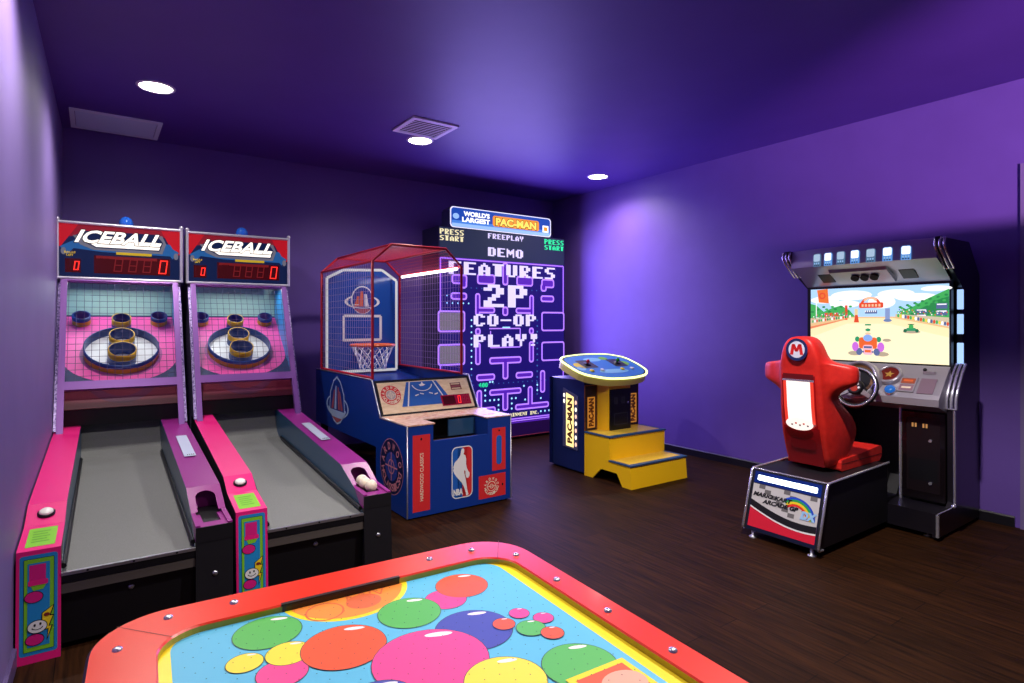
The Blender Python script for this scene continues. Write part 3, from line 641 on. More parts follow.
# ------------------------------------------------------------------ stepped control stand
pd = thing('arcade_control_stand', 'yellow stepped control stand with glowing rim facing the giant screen', 'arcade machine', (3.936, 3.70, 0), -1)
YL = mat('yellow_paint', 'ffc818', .35); STB = mat('navy_side', '162456', .35); NOSE = mat('blue_grey_nosing', '1e4a74', .5)
GT = noisy('pale_step_tread', 'f4cf50', 'e8bc30', 60, .4)
b = B(); W = .757
prof = [(0, 0), (.017, .20), (.285, .205), (.28, .422), (.635, .425), (.635, 0)]
for x0, x1 in ((0, .02), (W-.02, W)): b.prism([(0, 0), (.017, .20), (.285, .205), (.28, .422), (.635, .425), (.635, 0), (.518, 0), (.40, .11), (.186, .11), (.116, 0)], 'x', x0, x1, YL)
b.prism([(0, 0), (.017, .20), (.034, .20), (.018, 0)], 'x', .02, W-.02, YL); b.prism([(.283, .205), (.28, .422), (.30, .422), (.30, .205)], 'x', .02, W-.02, YL)
b.box(.02, W-.02, .017, .283, .185, .205, YL); b.box(.02, W-.02, .28, .635, .405, .4245, YL)
b.build('steps', pd)
for y0, y1, z in ((.004, .29, .2055), (.266, .635, .4255)):
    b = B(); b.box(-.006, W+.006, y0, y0+.05, z-.004, z+.008, NOSE).box(-.006, .03, y0+.05, y1, z-.004, z+.0075, NOSE).box(W-.03, W+.006, y0+.05, y1, z-.004, z+.0075, NOSE)
    b.box(.03, W-.03, y0+.05, y1, z-.004, z+.007, GT); b.build('tread', pd)
b = B(); b.prism([(.0, .64), (.0, 1.16), (.05, 1.2), (W-.05, 1.2), (W, 1.16), (W, .64)], 'z', .02, .93, STB); b.box(.03, W-.03, .68, 1.15, 0, .02, BLACK)
b.prism([(.175, .640), (.225, .53), (.525, .53), (.575, .640)], 'z', .4, .95, YL)
for x in (.0, .0): b.cyl((-.004, 1.16, .03), (-.004, 1.16, .93), .02, mat('indigo_edge', '24307c', .2, .4), n=10)
b.build('body', pd)
def lamp_panel(fr, w, h, name, sub=True):
    b = B(); b.frame(*fr)
    b.prism([(0, 0), (w, 0), (w, h), (0, h)], 'z', 0, .006, mat('copper_edge', 'b06a30', .3, .5)); b.rect(.007, w-.007, .007, h-.007, mat('dark_panel_print', '2a1a20', .4), 9)
    gl = mat('amber_lit_panel', 'd88a34', .3, emit=.6); b.rect(.035, w-.03, .03, h*.74, gl, 10)
    b.text('PAC-MAN', .05, w-.045, .045, h*.71, mat('brown_panel_letters', '6a2c08', .4), 11, .06, 0, 90)
    return b.build(name, pd)
b = lamp_panel(((.002, .6395, .428), (1, 0, 0), (0, 0, 1)), .165, .455, 'lit_panel'); lamp_panel(((.588, .6395, .428), (1, 0, 0), (0, 0, 1)), .165, .455, 'lit_panel')
b = B(); b.frame((-.0005, 0, 0), (0, -1, 0), (0, 0, 1)); gl = MATS['amber_lit_panel']; WL = mat('white_bulb', 'fff4e0', .3, emit=1.6)
b.prism([(-.965, .235), (-.735, .225), (-.725, .765), (-.96, .835)], 'z', 0, .006, mat('grey_bezel', '5a5a78', .35)); b.poly([(-.91, .25), (-.79, .245), (-.79, .755), (-.91, .79)], mat('cream_lit_panel', 'ffdf90', .3, emit=1.5), 10)
b.text('PAC-MAN', -.89, -.81, .28, .74, MATS['brown_panel_letters'], 12, .06, 0, 90)
for i in range(7): b.ell(-.757, .28+.07*i, .016, .022, WL if i % 2 else mat('pink_bulb', 'ffc8b0', .3, emit=1.3), 11, 12)
for i in range(2): b.ell(-.94, .70+.06*i, .016, .022, WL, 11, 12)
b.build('side_lightbox', pd)
b = B(); b.rbox(.232, .518, .512, .5295, .428, .838, mat('black_coin_door', '0e0e12', .3), .004); b.frame((.232, .5117, .43), (1, 0, 0), (0, 0, 1))
for x0, x1 in ((.05, .10), (.15, .20)): b.rect(x0, x1, .26, .33, mat('coin_slot_grey', '2c2c34', .35), 0); b.rect(x0+.02, x0+.028, .275, .315, BLACK, 1)
b.rect(.05, .24, .05, .17, MATS['coin_slot_grey'], 0); b.rect(.06, .23, .06, .16, BLACK, 1); b.reset(); b.cyl((.47, .512, .70), (.47, .503, .70), .009, CHROME, n=12); b.build('coin_door', pd)
# tilted control deck
ct = Matrix.Translation((W/2, .72, 1.052)) @ Matrix.Rotation(math.atan(.36), 4, 'X')
outl = [(-.458, -.13), (-.225, -.262), (-.02, -.275), (.15, -.27), (.34, -.23), (.45, -.14), (.475, .02), (.45, .2), (.27, .30), (-.05, .315), (-.38, .27), (-.462, .19)]
outl = [(x, y*1.06) for x, y in outl]
for _ in range(2):
    q = []
    for k in range(len(outl)):
        (x0, y0), (x1, y1) = outl[k], outl[(k+1) % len(outl)]; q += [(.8*x0+.2*x1, .8*y0+.2*y1), (.2*x0+.8*x1, .2*y0+.8*y1)]
    outl = q
b = B(ct); b.prism(outl, 'z', -.085, -.006, mat('pale_yellow_deck_edge', 'e8d878', .35)); b.prism([(p[0]*.97, p[1]*.97) for p in outl], 'z', -.006, 0, BLACK)
b.frame((0, 0, .0005), (1, 0, 0), (0, 1, 0)); BLD = mat('sky_blue_deck_print', '2c86d8', .35); b.poly([(p[0]*.93, p[1]*.92) for p in outl], BLD, 0)
for x, y, rx, ry, mm in ((-.30, .05, .10, .07, YEL), (.28, .06, .09, .06, LIME), (-.05, .18, .12, .05, mat('pale_cyan_print', '8ad0f0', .4)), (0, -.12, .2, .05, MATS['pale_cyan_print']), (.12, .2, .06, .04, LIME), (-.36, -.02, .05, .05, MATS['pale_cyan_print'])): b.ell(x, y, rx, ry, mm, 1, 16)
for s in (-1, 1): b.rr(s*.21-.09, s*.21+.09, -.02, .17, .02, BLACK, 2)
b.reset(); b.build('control_deck', pd)
b = B(ct); b.tube([(p[0]*1.0, p[1]*1.0, -.004) for p in outl], .011, mat('glowing_lime_rim', 'f0ffa0', .3, emit=2.2), 8, True); o = b.build('rim_light', pd); o['label'] = 'glowing yellow green light around the deck rim'
for s, mm in ((-1, mat('red_knob', 'd81c20', .2)), (1, mat('green_knob', '28b030', .2))):
    b = B(ct); b.lathe([(.045, .002), (.04, .008), (.012, .010), (.008, .026)], BLACK, 16, (s*.21, .07, 0)); b.sphere((s*.21, .07, .036), .02, mm, 16); b.build('joystick', pd)
    for k, c in ((-.07, YEL), (.07, WHITE)):
        b = B(ct); b.lathe([(.024, .002), (.022, .012), (.015, .014), (.0005, .014)], c, 16, (s*.21+k, -.09, 0)); b.build('push_button', pd)
# ------------------------------------------------------------------ kart racing cabinet
KO = Vector((4.70, 2.17, 0)); KM = Matrix.Translation(-KO)
kart = thing('racing_simulator', 'sit-down kart racing game with a red bucket seat, steering wheel and large lit screen', 'arcade machine', KO)
def K(): return B(KM)
GM = mat('gunmetal_plastic', 'a8a2ac', .3, .45); RB = mat('red_seat_shell', 'd8201c', .3, coat=.4); RV = noisy('red_seat_vinyl', 'dc2a20', 'd0241c', 30, .42, 2, bump=.02)
PBL = mat('pearl_black', '17141c', .3, coat=.3); LB1 = mat('pale_blue_light_bar', 'a4c8ff', .3, emit=1.25)
ip = [(4.715, .022), (5.516, .022), (5.516, 1.86), (5.30, 2.10), (4.765, 2.10), (4.755, 2.05), (4.89, 1.935), (5.12, 1.80), (5.165, 1.76), (5.165, 1.21), (5.10, 1.13), (4.99, .99), (4.98, .88), (4.99, .22), (4.95, .185), (4.715, .185)]
for y0, y1 in ((1.612, 1.645), (2.695, 2.735)):
    b = K(); b.prism(ip, 'y', y0, y1, PBL); b.build('side_panel', kart)
b = K(); b.box(4.74, 5.0, 1.645, 2.695, .035, .18, PBL); b.box(5.0, 5.48, 1.645, 2.695, .035, .06, PBL); b.box(5.40, 5.48, 1.645, 2.695, .06, 2.0, DARK)
b.box(5.02, 5.40, 1.645, 1.95, .18, .85, DARK); b.box(5.02, 5.40, 2.48, 2.695, .18, .85, DARK)
b.build('base', kart)
b = K(); b.cyl((4.714, 1.612, .03), (4.714, 1.612, .18), .011, CHROME, n=10); b.cyl((4.714, 1.612, .187), (4.97, 1.612, .187), .005, CHROME, n=8)
b.cyl((4.985, 1.60, .20), (4.978, 1.60, .88), .008, CHROME, n=8); b.sphere((4.965, 1.60, .20), .016, CHROME, 10); b.cyl((4.985, 1.945, .18), (4.985, 1.945, .86), .011, CHROME, n=10)
b.build('chrome_trim', kart)
for x, y in ((4.80, 1.70), (4.80, 2.64), (5.4, 1.7), (5.4, 2.64)):
    b = K(); b.cyl((x, y, 0), (x, y, .012), .028, STEEL, n=12).cyl((x, y, .012), (x, y, .04), .01, STEEL, n=8); b.build('foot', kart)
# coin panel
b = K(); b.rbox(4.975, 5.02, 1.652, 1.935, .20, .845, mat('black_glossy_panel', '120c10', .2, coat=.5), .006); b.frame((4.9745, 1.935, .20), (0, -1, 0), (0, 0, 1))
b.rr(.035, .25, .06, .60, .01, mat('coin_panel_face', '1a1216', .3), 0)
for x in (.085, .155): b.rect(x-.022, x+.022, .52, .57, BLACK, 1); b.rect(x-.016, x-.004, .53, .56, mat('amber_slot', 'e0a060', .3, emit=.5), 2); b.rect(x+.004, x+.016, .53, .56, MATS['amber_slot'], 2)
b.rect(.05, .235, .14, .30, BLACK, 1); b.reset()
for y, z in ((1.745, .64), (1.745, .33)): b.cyl((4.976, y, z), (4.964, y, z), .011, CHROME, n=12)
b.build('coin_door', kart)
# pedestal
pb = K(); pf = [(3.752, .052), (3.868, .455), (4.735, .475), (4.735, .052)]
pb.prism(pf, 'y', 1.934, 2.456, DARK); pb.box(4.735, 4.98, 1.97, 2.45, .18, .20, DARK); pb.build('seat_pedestal', kart)
b = K()
for y in (1.928, 2.462): b.tube([(4.74, y, .48), (3.875, y, .46), (3.86, y, .445), (3.746, y, .065), (3.752, y, .05), (3.80, y, .048)], .0085, CHROME, 8)
b.tube([(3.87, 1.928, .46), (3.87, 2.462, .46)], .006, CHROME, 8)
b.build('pedestal_trim', kart)
b = K(); v = Vector((.123, 0, .425)); Lp = v.length; b.frame((3.745, 2.454, .03), (0, -1, 0), v); w = .512
SV = mat('silver_check_print', 'c8c4c4', .45); SG = mat('grey_check_print', '6c6868', .45); CR = mat('crimson_print', 'd81834', .4); NVY = mat('navy_print', '0c1430', .3)
b.rect(.012, w-.012, .026, Lp-.004, NVY, 1); b.rect(.02, w-.02, .05, .345, CR, 2)
cur = lambda x, y0, dy: y0 - dy*math.sin(PI*min(1, max(0, (x-.02)/(w-.04)))*.62+.05)
xs = [.02+(w-.04)*i/20 for i in range(21)]
for k, (y0, m) in enumerate(((.185, WHITE), (.196, BLACK), (.24, SV))):
    b.poly([(w-.02, .345), (.02, .345)] + [(x, cur(x, y0, .085)) for x in xs], m, 3+k)
for i in range(10):
    for j in range(6):
        if (i+j) % 2 == 0:
            x0, y0 = .02+i*.0455, .175+j*.0285
            if y0 > cur(x0+.02, .24, .085)+.004 and x0+.0455 < w-.018 and (i*7+j*3) % 4: b.rect(x0, x0+.0455, y0, y0+.0285, SG, 6)
for k, (r0, r1, m) in enumerate(((.105, .12, '1c4cc8'), (.09, .105, '20a050'), (.075, .09, 'f0d020'), (.06, .075, 'e83020'))):
    b.arc(.34, .175, r0+.02, r1+.02, mat('rainbow%d' % k, m, .4), 7, 5, 130, 24, 1.0)
b.text('MARIO KART', .035, .31, .262, .292, BLACK, 9, .05, .3); b.text('ARCADE GP', .11, .36, .222, .252, BLACK, 9, .05, .3)
b.text('DX', .385, .485, .185, .24, mat('pale_blue_letter', '9cc8f0', .3), 11, .07, .2)
b.build('pedestal_graphics', kart)
b = K(); b.frame((3.745, 2.454, .03), (0, -1, 0), v); b.rect(.02, w-.02, .352, Lp-.012, mat('deep_blue_glass', '0a2a7c', .15), 3); b.rr(.045, w-.045, .372, .408, .006, mat('white_light_strip', 'e4f4ff', .3, emit=5), 5); b.build('pedestal_light', kart)
for y in (1.985, 2.40):
    b = K(); b.lathe([(.028, 0), (.028, .006), (.012, .014), (.011, .055)], STEEL, 14, (3.775, y, 0)); b.build('foot', kart)
# seat
cy = 2.205
secs = [(.475, 4.135, .150, .165, 4.31, 4.30), (.56, 4.115, .155, .180, 4.37, 4.29), (.66, 4.085, .158, .190, 4.47, 4.27), (.735, 4.065, .160, .192, 4.50, 4.25), (.83, 4.05, .158, .186, 4.45, 4.23), (.92, 4.035, .155, .172, 4.31, 4.21),
        (.99, 4.03, .152, .168, 4.23, 4.20), (1.045, 4.025, .150, .235, 4.22, 4.20), (1.085, 4.02, .150, .322, 4.20, 4.20), (1.10, 4.02, .150, .332, 4.20, 4.19), (1.19, 4.015, .148, .332, 4.20, 4.18), (1.21, 4.01, .146, .322, 4.20, 4.18),
        (1.222, 4.01, .143, .20, 4.20, 4.17), (1.245, 4.005, .138, .150, 4.17, 4.17), (1.31, 4.0, .122, .132, 4.16, 4.165), (1.365, 4.0, .100, .108, 4.155, 4.16), (1.395, 4.008, .07, .078, 4.145, 4.15), (1.408, 4.03, .035, .04, 4.12, 4.125)]
b = K(); vs = []; n = 0
for z, xr, hr, hw, xs_, xf in secs:
    wing = hw > .2; xm = 4.09 if wing else xr+.05
    half = [(xr, 0), (xr, hr*.5), (xr+.003, hr*.93), (xr+.018, hr), (xm, min(hw, hr+.008) if not wing else hr+.01), (xm+.01 if wing else xm+.04, hw*.985), ((xm+xs_)/2+.02, hw), (xs_-.012, hw-.004), (xs_, hw-.03), (xs_-.006, max(hw-.055, hw*.55)), (xf+.01, hw*.5), (xf, hw*.22)]
    ring = half + [(xf, -hw*.22)] + [(x, -y) for x, y in half[:0:-1]][1:] if False else half + [(x, -y) for x, y in half[:0:-1]]
    n = len(ring); vs += [(x, cy+y, z) for x, y in ring]
fs = []
for i in range(len(secs)-1): fs += [(i*n+j, i*n+(j+1) % n, (i+1)*n+(j+1) % n, (i+1)*n+j) for j in range(n)]
fs += [tuple(range(n))[::-1], tuple(range((len(secs)-1)*n, len(secs)*n))]
b.add(vs, fs, RV, True); b.build('seat_back', kart, sub=1)
cu = [(4.22, .472), (4.80, .472), (4.832, .50), (4.838, .562), (4.815, .586), (4.52, .562), (4.22, .548)]
b = K(); b.prism(cu, 'y', cy-.192, cy+.192, RV); o = b.build('seat_cushion', kart, bevel=.016)
b = K(); b.box(4.23, 4.8395, cy-.1935, cy+.1935, .519, .523, mat('dark_red_seam', '6a100c', .5)); b.build('seat_seam', o)
# rear of the seat: lit panel, emblem, lower shell
def rearx(z):
    for (z0, x0, *_), (z1, x1, *_) in zip(secs, secs[1:]):
        if z0 <= z <= z1: return x0 + (x1-x0)*(z-z0)/(z1-z0)
    return 4.0
def rear(b, y0, y1, z0, z1, m, off, n=8, edge=None):
    vv = []
    for i in range(n+1):
        z = z0+(z1-z0)*i/n
        k = edge(i/n) if edge else 1
        for y in (y0*k, y1*k): vv.append((rearx(z)-off, cy+y, z))
    b.add(vv, [(2*i, 2*i+2, 2*i+3, 2*i+1) for i in range(n)], m, True)
GLS = mat('red_glass', 'a01018', .15, coat=.5)
b = K(); rear(b, -.118, .118, .775, 1.135, GLS, .010); rear(b, -.128, .128, .50, .77, mat('dark_red_shell', '8a0c14', .25, coat=.4), .008)
rear(b, -.108, .108, 1.10, 1.145, mat('smoked_red_label', '6a1418', .3), .013); b.frame((rearx(.66)-.009, cy, .66), (0, -1, 0), (-.2, 0, .97)); b.rr(-.09, .09, -.05, .03, .02, mat('wine_inset', '6a0810', .3), 1)
b.build('seat_shell', kart)
b = K(); rear(b, -.085, .085, .80, 1.098, mat('lit_seat_panel', 'fff0e8', .3, emit=1.15), .016)
rear(b, -.108, -.085, .80, 1.098, mat('red_lit_edge', 'f04030', .3, emit=.9), .0155); rear(b, .085, .108, .80, 1.098, MATS['red_lit_edge'], .0155)
b.frame((rearx(.84)-.0175, cy, .775), (0, -1, 0), (-.16, 0, .98)); b.ell(0, .02, .098, .045, mat('pale_lit_oval', 'ffe4dc', .3, emit=1.2), 2)
for i in range(5): b.rect(-.06+.028*i, -.046+.028*i, .005+.012*(i % 2), .017+.012*(i % 2), mat('oval_fleck', 'd05048', .3, emit=.6) if i % 2 else mat('oval_grey', '8a8a90', .3, emit=.4), 3)
o = b.build('lit_back_panel', kart); o['label'] = 'bright white lit panel on the seat rear'
b = K(); rear(b, -.112, .112, 1.094, 1.108, CHROME, .017); b.build('panel_bar', kart)
b = K(); b.frame((3.992, cy, 1.315), (0, -1, 0), (.02, 0, 1)); b.ell(0, 0, .078, .078, mat('navy_ring', '16285c', .3), 4, 36); b.ell(0, 0, .058, .058, mat('pale_emblem', 'd8d8e8', .35), 5, 36); 
mr = mat('emblem_red', 'd02020', .35)
for q in ([(-.048, -.036), (-.024, -.036), (-.014, .038), (-.034, .038)], [(.048, -.036), (.024, -.036), (.014, .038), (.034, .038)], [(-.034, .038), (-.012, .038), (.010, -.014), (-.010, -.014)], [(.034, .038), (.012, .038), (-.010, -.014), (.010, -.014)]): b.poly(q, mr, 6)

o = b.build('seat_emblem', kart); o['label'] = 'round blue ringed emblem with a red letter M'
# header
def hx(y): return 4.80 - .065*(1-((y-2.17)/.53)**2)
ys = [1.645+1.05*i/24 for i in range(25)]
b = K()
def loft(rows, m, smooth=True):
    vv = []
    for row in rows: vv += row
    n = len(rows[0]); b.add(vv, [(i*n+j, (i+1)*n+j, (i+1)*n+j+1, i*n+j+1) for i in range(len(rows)-1) for j in range(n-1)], m, smooth)
FACE = mat('mauve_header_face', 'b8acc4', .3, .2)
loft([[(5.3, y, 2.095) for y in ys], [(hx(y)+.03, y, 2.10) for y in ys]], PBL); loft([[(hx(y)+.03, y, 2.10) for y in ys], [(hx(y), y, 2.085) for y in ys], [(hx(y)-.008, y, 1.955) for y in ys]], FACE)
loft([[(hx(y)-.008, y, 1.955) for y in ys], [(hx(y)+.02, y, 1.942) for y in ys], [(4.93, y, 1.89) for y in ys], [(5.06, y, 1.80) for y in ys]], GM)
b.build('header', kart)
b = K(); b.prism([(4.81, 1.935), (4.83, 1.90), (4.99, 1.815), (5.03, 1.84)], 'y', 1.98, 2.40, mat('grey_speaker_hood', '9c98a4', .3, .6))
for y in (2.09, 2.16, 2.23): b.cyl((4.90, y, 1.863), (4.885, y, 1.848), .03, BLACK, n=16)
for y in (2.48, 1.88): b.prism([(4.90, 1.905), (4.905, 1.895), (5.0, 1.835), (5.0, 1.85)], 'y', y-.05, y+.05, BLACK)
b.build('header_underside', kart)
for i, y in enumerate((2.452, 2.36, 2.26, 2.155, 2.045, 1.935, 1.82)):
    b = K(); x = hx(y); s = (hx(y+.02)-hx(y-.02))/.04; b.frame((x-.0075, y, 2.005), (-s, -1, 0), (.06, 0, 1))
    on = i in (1, 3, 5, 6); LG = mat('lamp_glass_lit', '5c94d8', .25, emit=1.0) if on else mat('lamp_glass', '6a94bc', .25, emit=.55)
    b.prism([(-.031, -.052), (.031, -.052), (.031, .04), (.022, .05), (-.022, .05), (-.031, .04)], 'z', -.002, .006, LG)
    b.rr(-.027, .027, -.012, .046, .01, mat('lamp_glow_white', 'eaf4ff', .25, emit=1.6) if on else mat('lamp_glow_pale', 'b8d4ee', .25, emit=.8), 9.5)
    for q in range(3): b.ell(-.017+.017*q, -.028, .006, .008, mat('lamp_cyan', '9cc8f0', .3, emit=.8), 10, 8)
    for q in range(3): b.ell(-.017+.017*q, -.043, .006, .005, mat('lamp_shadow', '38506c', .4), 10, 8)
    b.build('header_lamp', kart)
# chrome ribs at the ends of the header and console
for y0, s in ((1.597, -1), (2.743, 1)):
    for pts, r in (([(4.772, 0, 2.09), (4.758, 0, 2.05), (4.79, 0, 2.005), (4.885, 0, 1.93), (4.94, 0, 1.89)], .0085), ([(5.155, 0, 1.20), (5.085, 0, 1.135), (5.01, 0, 1.03), (4.975, 0, .96), (4.968, 0, .885)], .010)):
        b = K()
        for k in range(3): b.tube([(x, y0 + s*.008 - s*.028*k, z) for x, _, z in pts], r, CHROME, 8)
        for x, _, z in (pts[0], pts[-1]): b.cyl((x+.006, y0+s*.008, z), (x+.006, y0-s*.048, z), .006, CHROME, n=6)
        b.build('chrome_ribs', kart)
for y in (1.622, 2.718):
    for z0, z1 in ((1.60, 1.745), (1.42, 1.565), (1.205, 1.355)):
        b = K(); b.rbox(5.152, 5.168, y-.019, y+.019, z0, z1, LB1, .004); b.build('light_bar', kart)
# screen
b = K(); b.box(5.052, 5.10, 1.645, 2.695, 1.16, 1.82, BLACK); b.build('screen_bezel', kart)
b = K(); b.frame((5.0515, 2.665, 1.195), (0, -1, 0), (0, 0, 1)); w, h = 1.01, .592
def E_(n, c, e=1.0): return mat('scr_'+n, c, .3, emit=e)
SKY, CLD, GRS, HIL, SND, SN2, SRD, FEN, GRY2 = E_('sky', 'b4dcff', 1.05), E_('cloud', 'ffffff', 1.1), E_('green', '46b45c'), E_('hill', '2c8c4c'), E_('sand', 'ffe9b4', 1.1), E_('sand_far', 'f4c890'), E_('red', 'e8502c'), E_('fence', 'd8c8a8'), E_('slate', '5c6c9c')
b.rect(0, w, 0, h, SKY, 1)
for x, y, rx, ry in ((.12, .50, .12, .03), (.33, .53, .16, .04), (.28, .46, .12, .03), (.56, .47, .10, .05), (.66, .53, .13, .035), (.80, .50, .14, .03), (.93, .56, .1, .02)): b.ell(x, y, rx, ry, CLD, 2, 20)
b.poly([(0, .30), (0, .47), (.05, .455), (.11, .40), (.18, .43), (.25, .45), (.32, .41), (.36, .36), (.36, .30)], GRS, 3)
b.poly([(.66, .30), (.70, .40), (.78, .43), (.86, .48), (.94, .52), (1.01, .555), (1.01, .30)], GRS, 3); b.poly([(.74, .36), (.84, .42), (.94, .475), (1.01, .50), (1.01, .40), (.8, .34)], HIL, 4)
for x0, x1, y0, y1 in ((.80, .87, .38, .41), (.80, .87, .345, .37), (.93, 1.0, .41, .45), (.93, 1.0, .36, .40)): b.rect(x0, x1, y0, y1, GRY2, 5); b.rect(x0+.005, x1-.005, y1-.012, y1-.004, CLD, 6)
b.rect(.045, .052, .30, .50, CLD, 5); b.poly([(.055, .585), (.145, .592), (.155, .47), (.07, .48)], E_('orange', 'f47830'), 6); b.arc(.10, .535, .016, .028, SRD, 7)
for x in (.12, .16, .20): b.rect(x, x+.03, .36, .39, SRD, 6)
b.rect(.285, .305, .33, .45, SRD, 6); b.rect(.36, .385, .33, .42, E_('pale_post', 'f0d8a0'), 6); b.poly([(.355, .31), (.395, .31), (.385, .37), (.365, .37)], SRD, 7)
b.poly([(0, .30), (.30, .355), (.66, .355), (1.01, .28), (1.01, 0), (0, 0)], SND, 5); b.poly([(0, .30), (.30, .355), (.66, .355), (1.01, .28), (1.01, .265), (.64, .345), (.32, .345), (0, .275)], SN2, 6); b.poly([(0, .275), (.32, .345), (.28, .33), (0, .255)], E_('track_red', 'f08c60'), 6)
b.poly([(0, .30), (0, .345), (.32, .365), (.32, .352)], FEN, 7); b.poly([(1.01, .285), (1.01, .345), (.66, .375), (.66, .355)], FEN, 7)
for i in range(18): b.ell(.02+.018*i, .318+.0024*i, .007, .012, (GRS, CLD, SRD, HIL)[i % 4], 8, 8)
for i in range(20): b.ell(.68+.017*i, .362-.0034*i, .008, .015, (GRS, E_('yellow', 'f4dc40'), CLD, GRY2, SRD)[i % 5], 8, 8)
b.arc(.48, .45, .055, .075, SRD, 8, 0, 180, 20, .85); b.rr(.395, .575, .425, .468, .012, SRD, 8); b.arc(.48, .47, .035, .055, E_('peach', 'ffc8a0'), 9, 20, 160, 14, .8)
for i in range(6): b.rect(.415+.025*i, .43+.025*i, .435, .455, E_('peach', 'ffc8a0'), 9)
b.rect(.44, .53, .38, .405, GRY2, 8); 
for i in range(6): b.rect(.44+.015*i, .447+.015*i, .392, .405, CLD, 9)
b.rect(.588, .622, .335, .42, E_('blue_tower', '8ca0d0'), 8); b.ell(.605, .325, .03, .012, E_('shade_blue', '7088b8'), 7)
# kart ahead seen from behind, and a green kart on the right
PU, TE = E_('purple', 'd070e0'), E_('tealgreen', '2c9c68')
b.ell(.36, .06, .05, .018, E_('sand_shadow', 'b8a890'), 7); b.ell(.565, .06, .05, .018, E_('sand_shadow', 'b8a890'), 7); b.ell(.60, .17, .03, .012, E_('sand_shadow', 'b8a890'), 7)
for s in (-1, 1):
    b.ell(.462+s*.095, .115, .026, .038, PU, 9, 14); b.ell(.462+s*.08, .175, .018, .022, TE, 8, 12); b.ell(.462+s*.065, .075, .024, .03, GRY2, 9, 12)
b.rr(.395, .53, .10, .19, .02, E_('kart_orange', 'f06830'), 10); b.ell(.462, .185, .035, .028, E_('kart_blue', '8cb0f0'), 11, 16); b.rr(.425, .50, .05, .13, .02, E_('kart_pink', 'ffc0d0'), 11); b.rect(.44, .485, .07, .09, E_('kart_orange', 'f06830'), 12); b.rect(.432, .493, .103, .120, GRY2, 12); b.ell(.428, .075, .008, .008, GRY2, 12.5, 10); b.ell(.497, .075, .008, .008, GRY2, 12.5, 10)
b.ell(.462, .25, .02, .012, TE, 8, 10); b.rect(.44, .485, .285, .297, TE, 8); b.ell(.462, .22, .022, .01, E_('peach', 'ffc8a0'), 8, 10)
b.ell(.77, .238, .06, .012, E_('sand_shadow', 'b8a890'), 7.5, 18); b.rr(.735, .80, .245, .268, .01, TE, 9); b.rr(.752, .784, .262, .292, .01, GRS, 9.5); b.rect(.745, .79, .292, .298, E_('dark_green', '1c6c4c'), 10)
for x in (.728, .807): b.ell(x, .247, .012, .014, E_('dark_green', '1c6c4c'), 10, 12)
for i in range(40): b.ell(.02+.0072*i, .345+.012*((i*7) % 3)+.0006*i, .0045, .006, (SRD, CLD, GRS, HIL, PU)[i % 5], 7.6, 6)
for i in range(44): b.ell(.68+.0074*i, .385-.0006*i+.012*((i*5) % 3), .0045, .006, (CLD, GRY2, HIL, SRD, FEN)[i % 5], 7.6, 6)
for i in range(26): b.ell(.68+.0125*i, .405+.0035*i+.012*((i*3) % 4-1.5), .012, .009, (GRS, HIL)[i % 2], 4.5, 10)
for i in range(14): b.ell(.015+.024*i, .40+.02*((i*5) % 3), .014, .009, (HIL, GRS)[i % 2], 4.5, 10)
b.poly([(0, .18), (.30, .30), (.62, .30), (1.01, .2), (1.01, 0), (0, 0)], E_('sand_near', 'fff2c8', 1.08), 6.4)
o = b.build('screen', kart); o['label'] = 'lit screen showing a sandy kart race track'
# console
b = K()
b.prism([(5.06, 1.19), (4.99, 1.12), (4.86, .985), (4.84, .955), (4.84, .905), (5.0, .85), (5.06, .85)], 'y', 1.648, 2.692, GM)
b.build('console', kart)
dn = Vector((-.145, 0, .125)).normalized(); dv = Vector((.13, 0, .135)).normalized()
def onc(t): return Vector((4.86, 0, .985)) + Vector((.13, 0, .135))*t
b = K(); p = onc(.42); b.frame((p.x, 0, p.z), (0, -1, 0), dv)
b.M = b.base @ Matrix.Translation((p.x, 2.005, p.z)) @ Matrix(((0, dv.x, dn.x, 0), (-1, 0, 0, 0), (0, dv.z, dn.z, 0), (0, 0, 0, 1)))
b.lathe([(.086, -.01), (.086, .03), (.07, .045), (.066, .03)], GM, 28, (.0, .07, 0)); b.ell(0, .07, .068, .068, mat('dark_red_dial', '6a1810', .3), 40, 28)
st = []
for i in range(10):
    a = PI/2 + PI*i/5; r = .036 if i % 2 == 0 else .015; st.append((r*math.cos(a), .07+r*math.sin(a)))
b.poly(st, mat('gold_star', 'e8b050', .35, emit=.3), 42); o = b.build('star_dial', kart); o['label'] = 'round dark red dial with a gold star'
b = K(); p = onc(.06); b.M = KM @ Matrix.Translation((p.x, 1.965, p.z)) @ Matrix(((0, dv.x, dn.x, 0), (-1, 0, 0, 0), (0, dv.z, dn.z, 0), (0, 0, 0, 1)))
b.lathe([(.042, 0), (.042, .012), (.036, .018)], CHROME, 24); b.lathe([(.036, .012), (.034, .03), (.02, .038), (.0005, .04)], mat('blue_start_button', '2c7ce0', .2, emit=.5), 24)
o = b.build('start_button', kart); o['label'] = 'glowing blue round button on the dash'
b = K(); p = onc(.45); b.M = KM @ Matrix.Translation((p.x, 1.87, p.z)) @ Matrix(((0, dv.x, dn.x, 0), (-1, 0, 0, 0), (0, dv.z, dn.z, 0), (0, 0, 0, 1)))
b.prism([(-.055, -.075), (.055, -.075), (.055, .06), (-.055, .06)], 'z', 0, .012, GM); b.rect(-.045, .045, .0, .05, mat('rust_plate', '9a4a30', .35), 18); b.rect(-.045, .045, -.065, -.01, mat('mauve_plate', '8a6a78', .35), 18); b.rect(-.03, .03, -.045, -.03, IV, 19)
b.rect(-.03, .03, .018, .036, OR, 19); b.build('card_reader', kart)
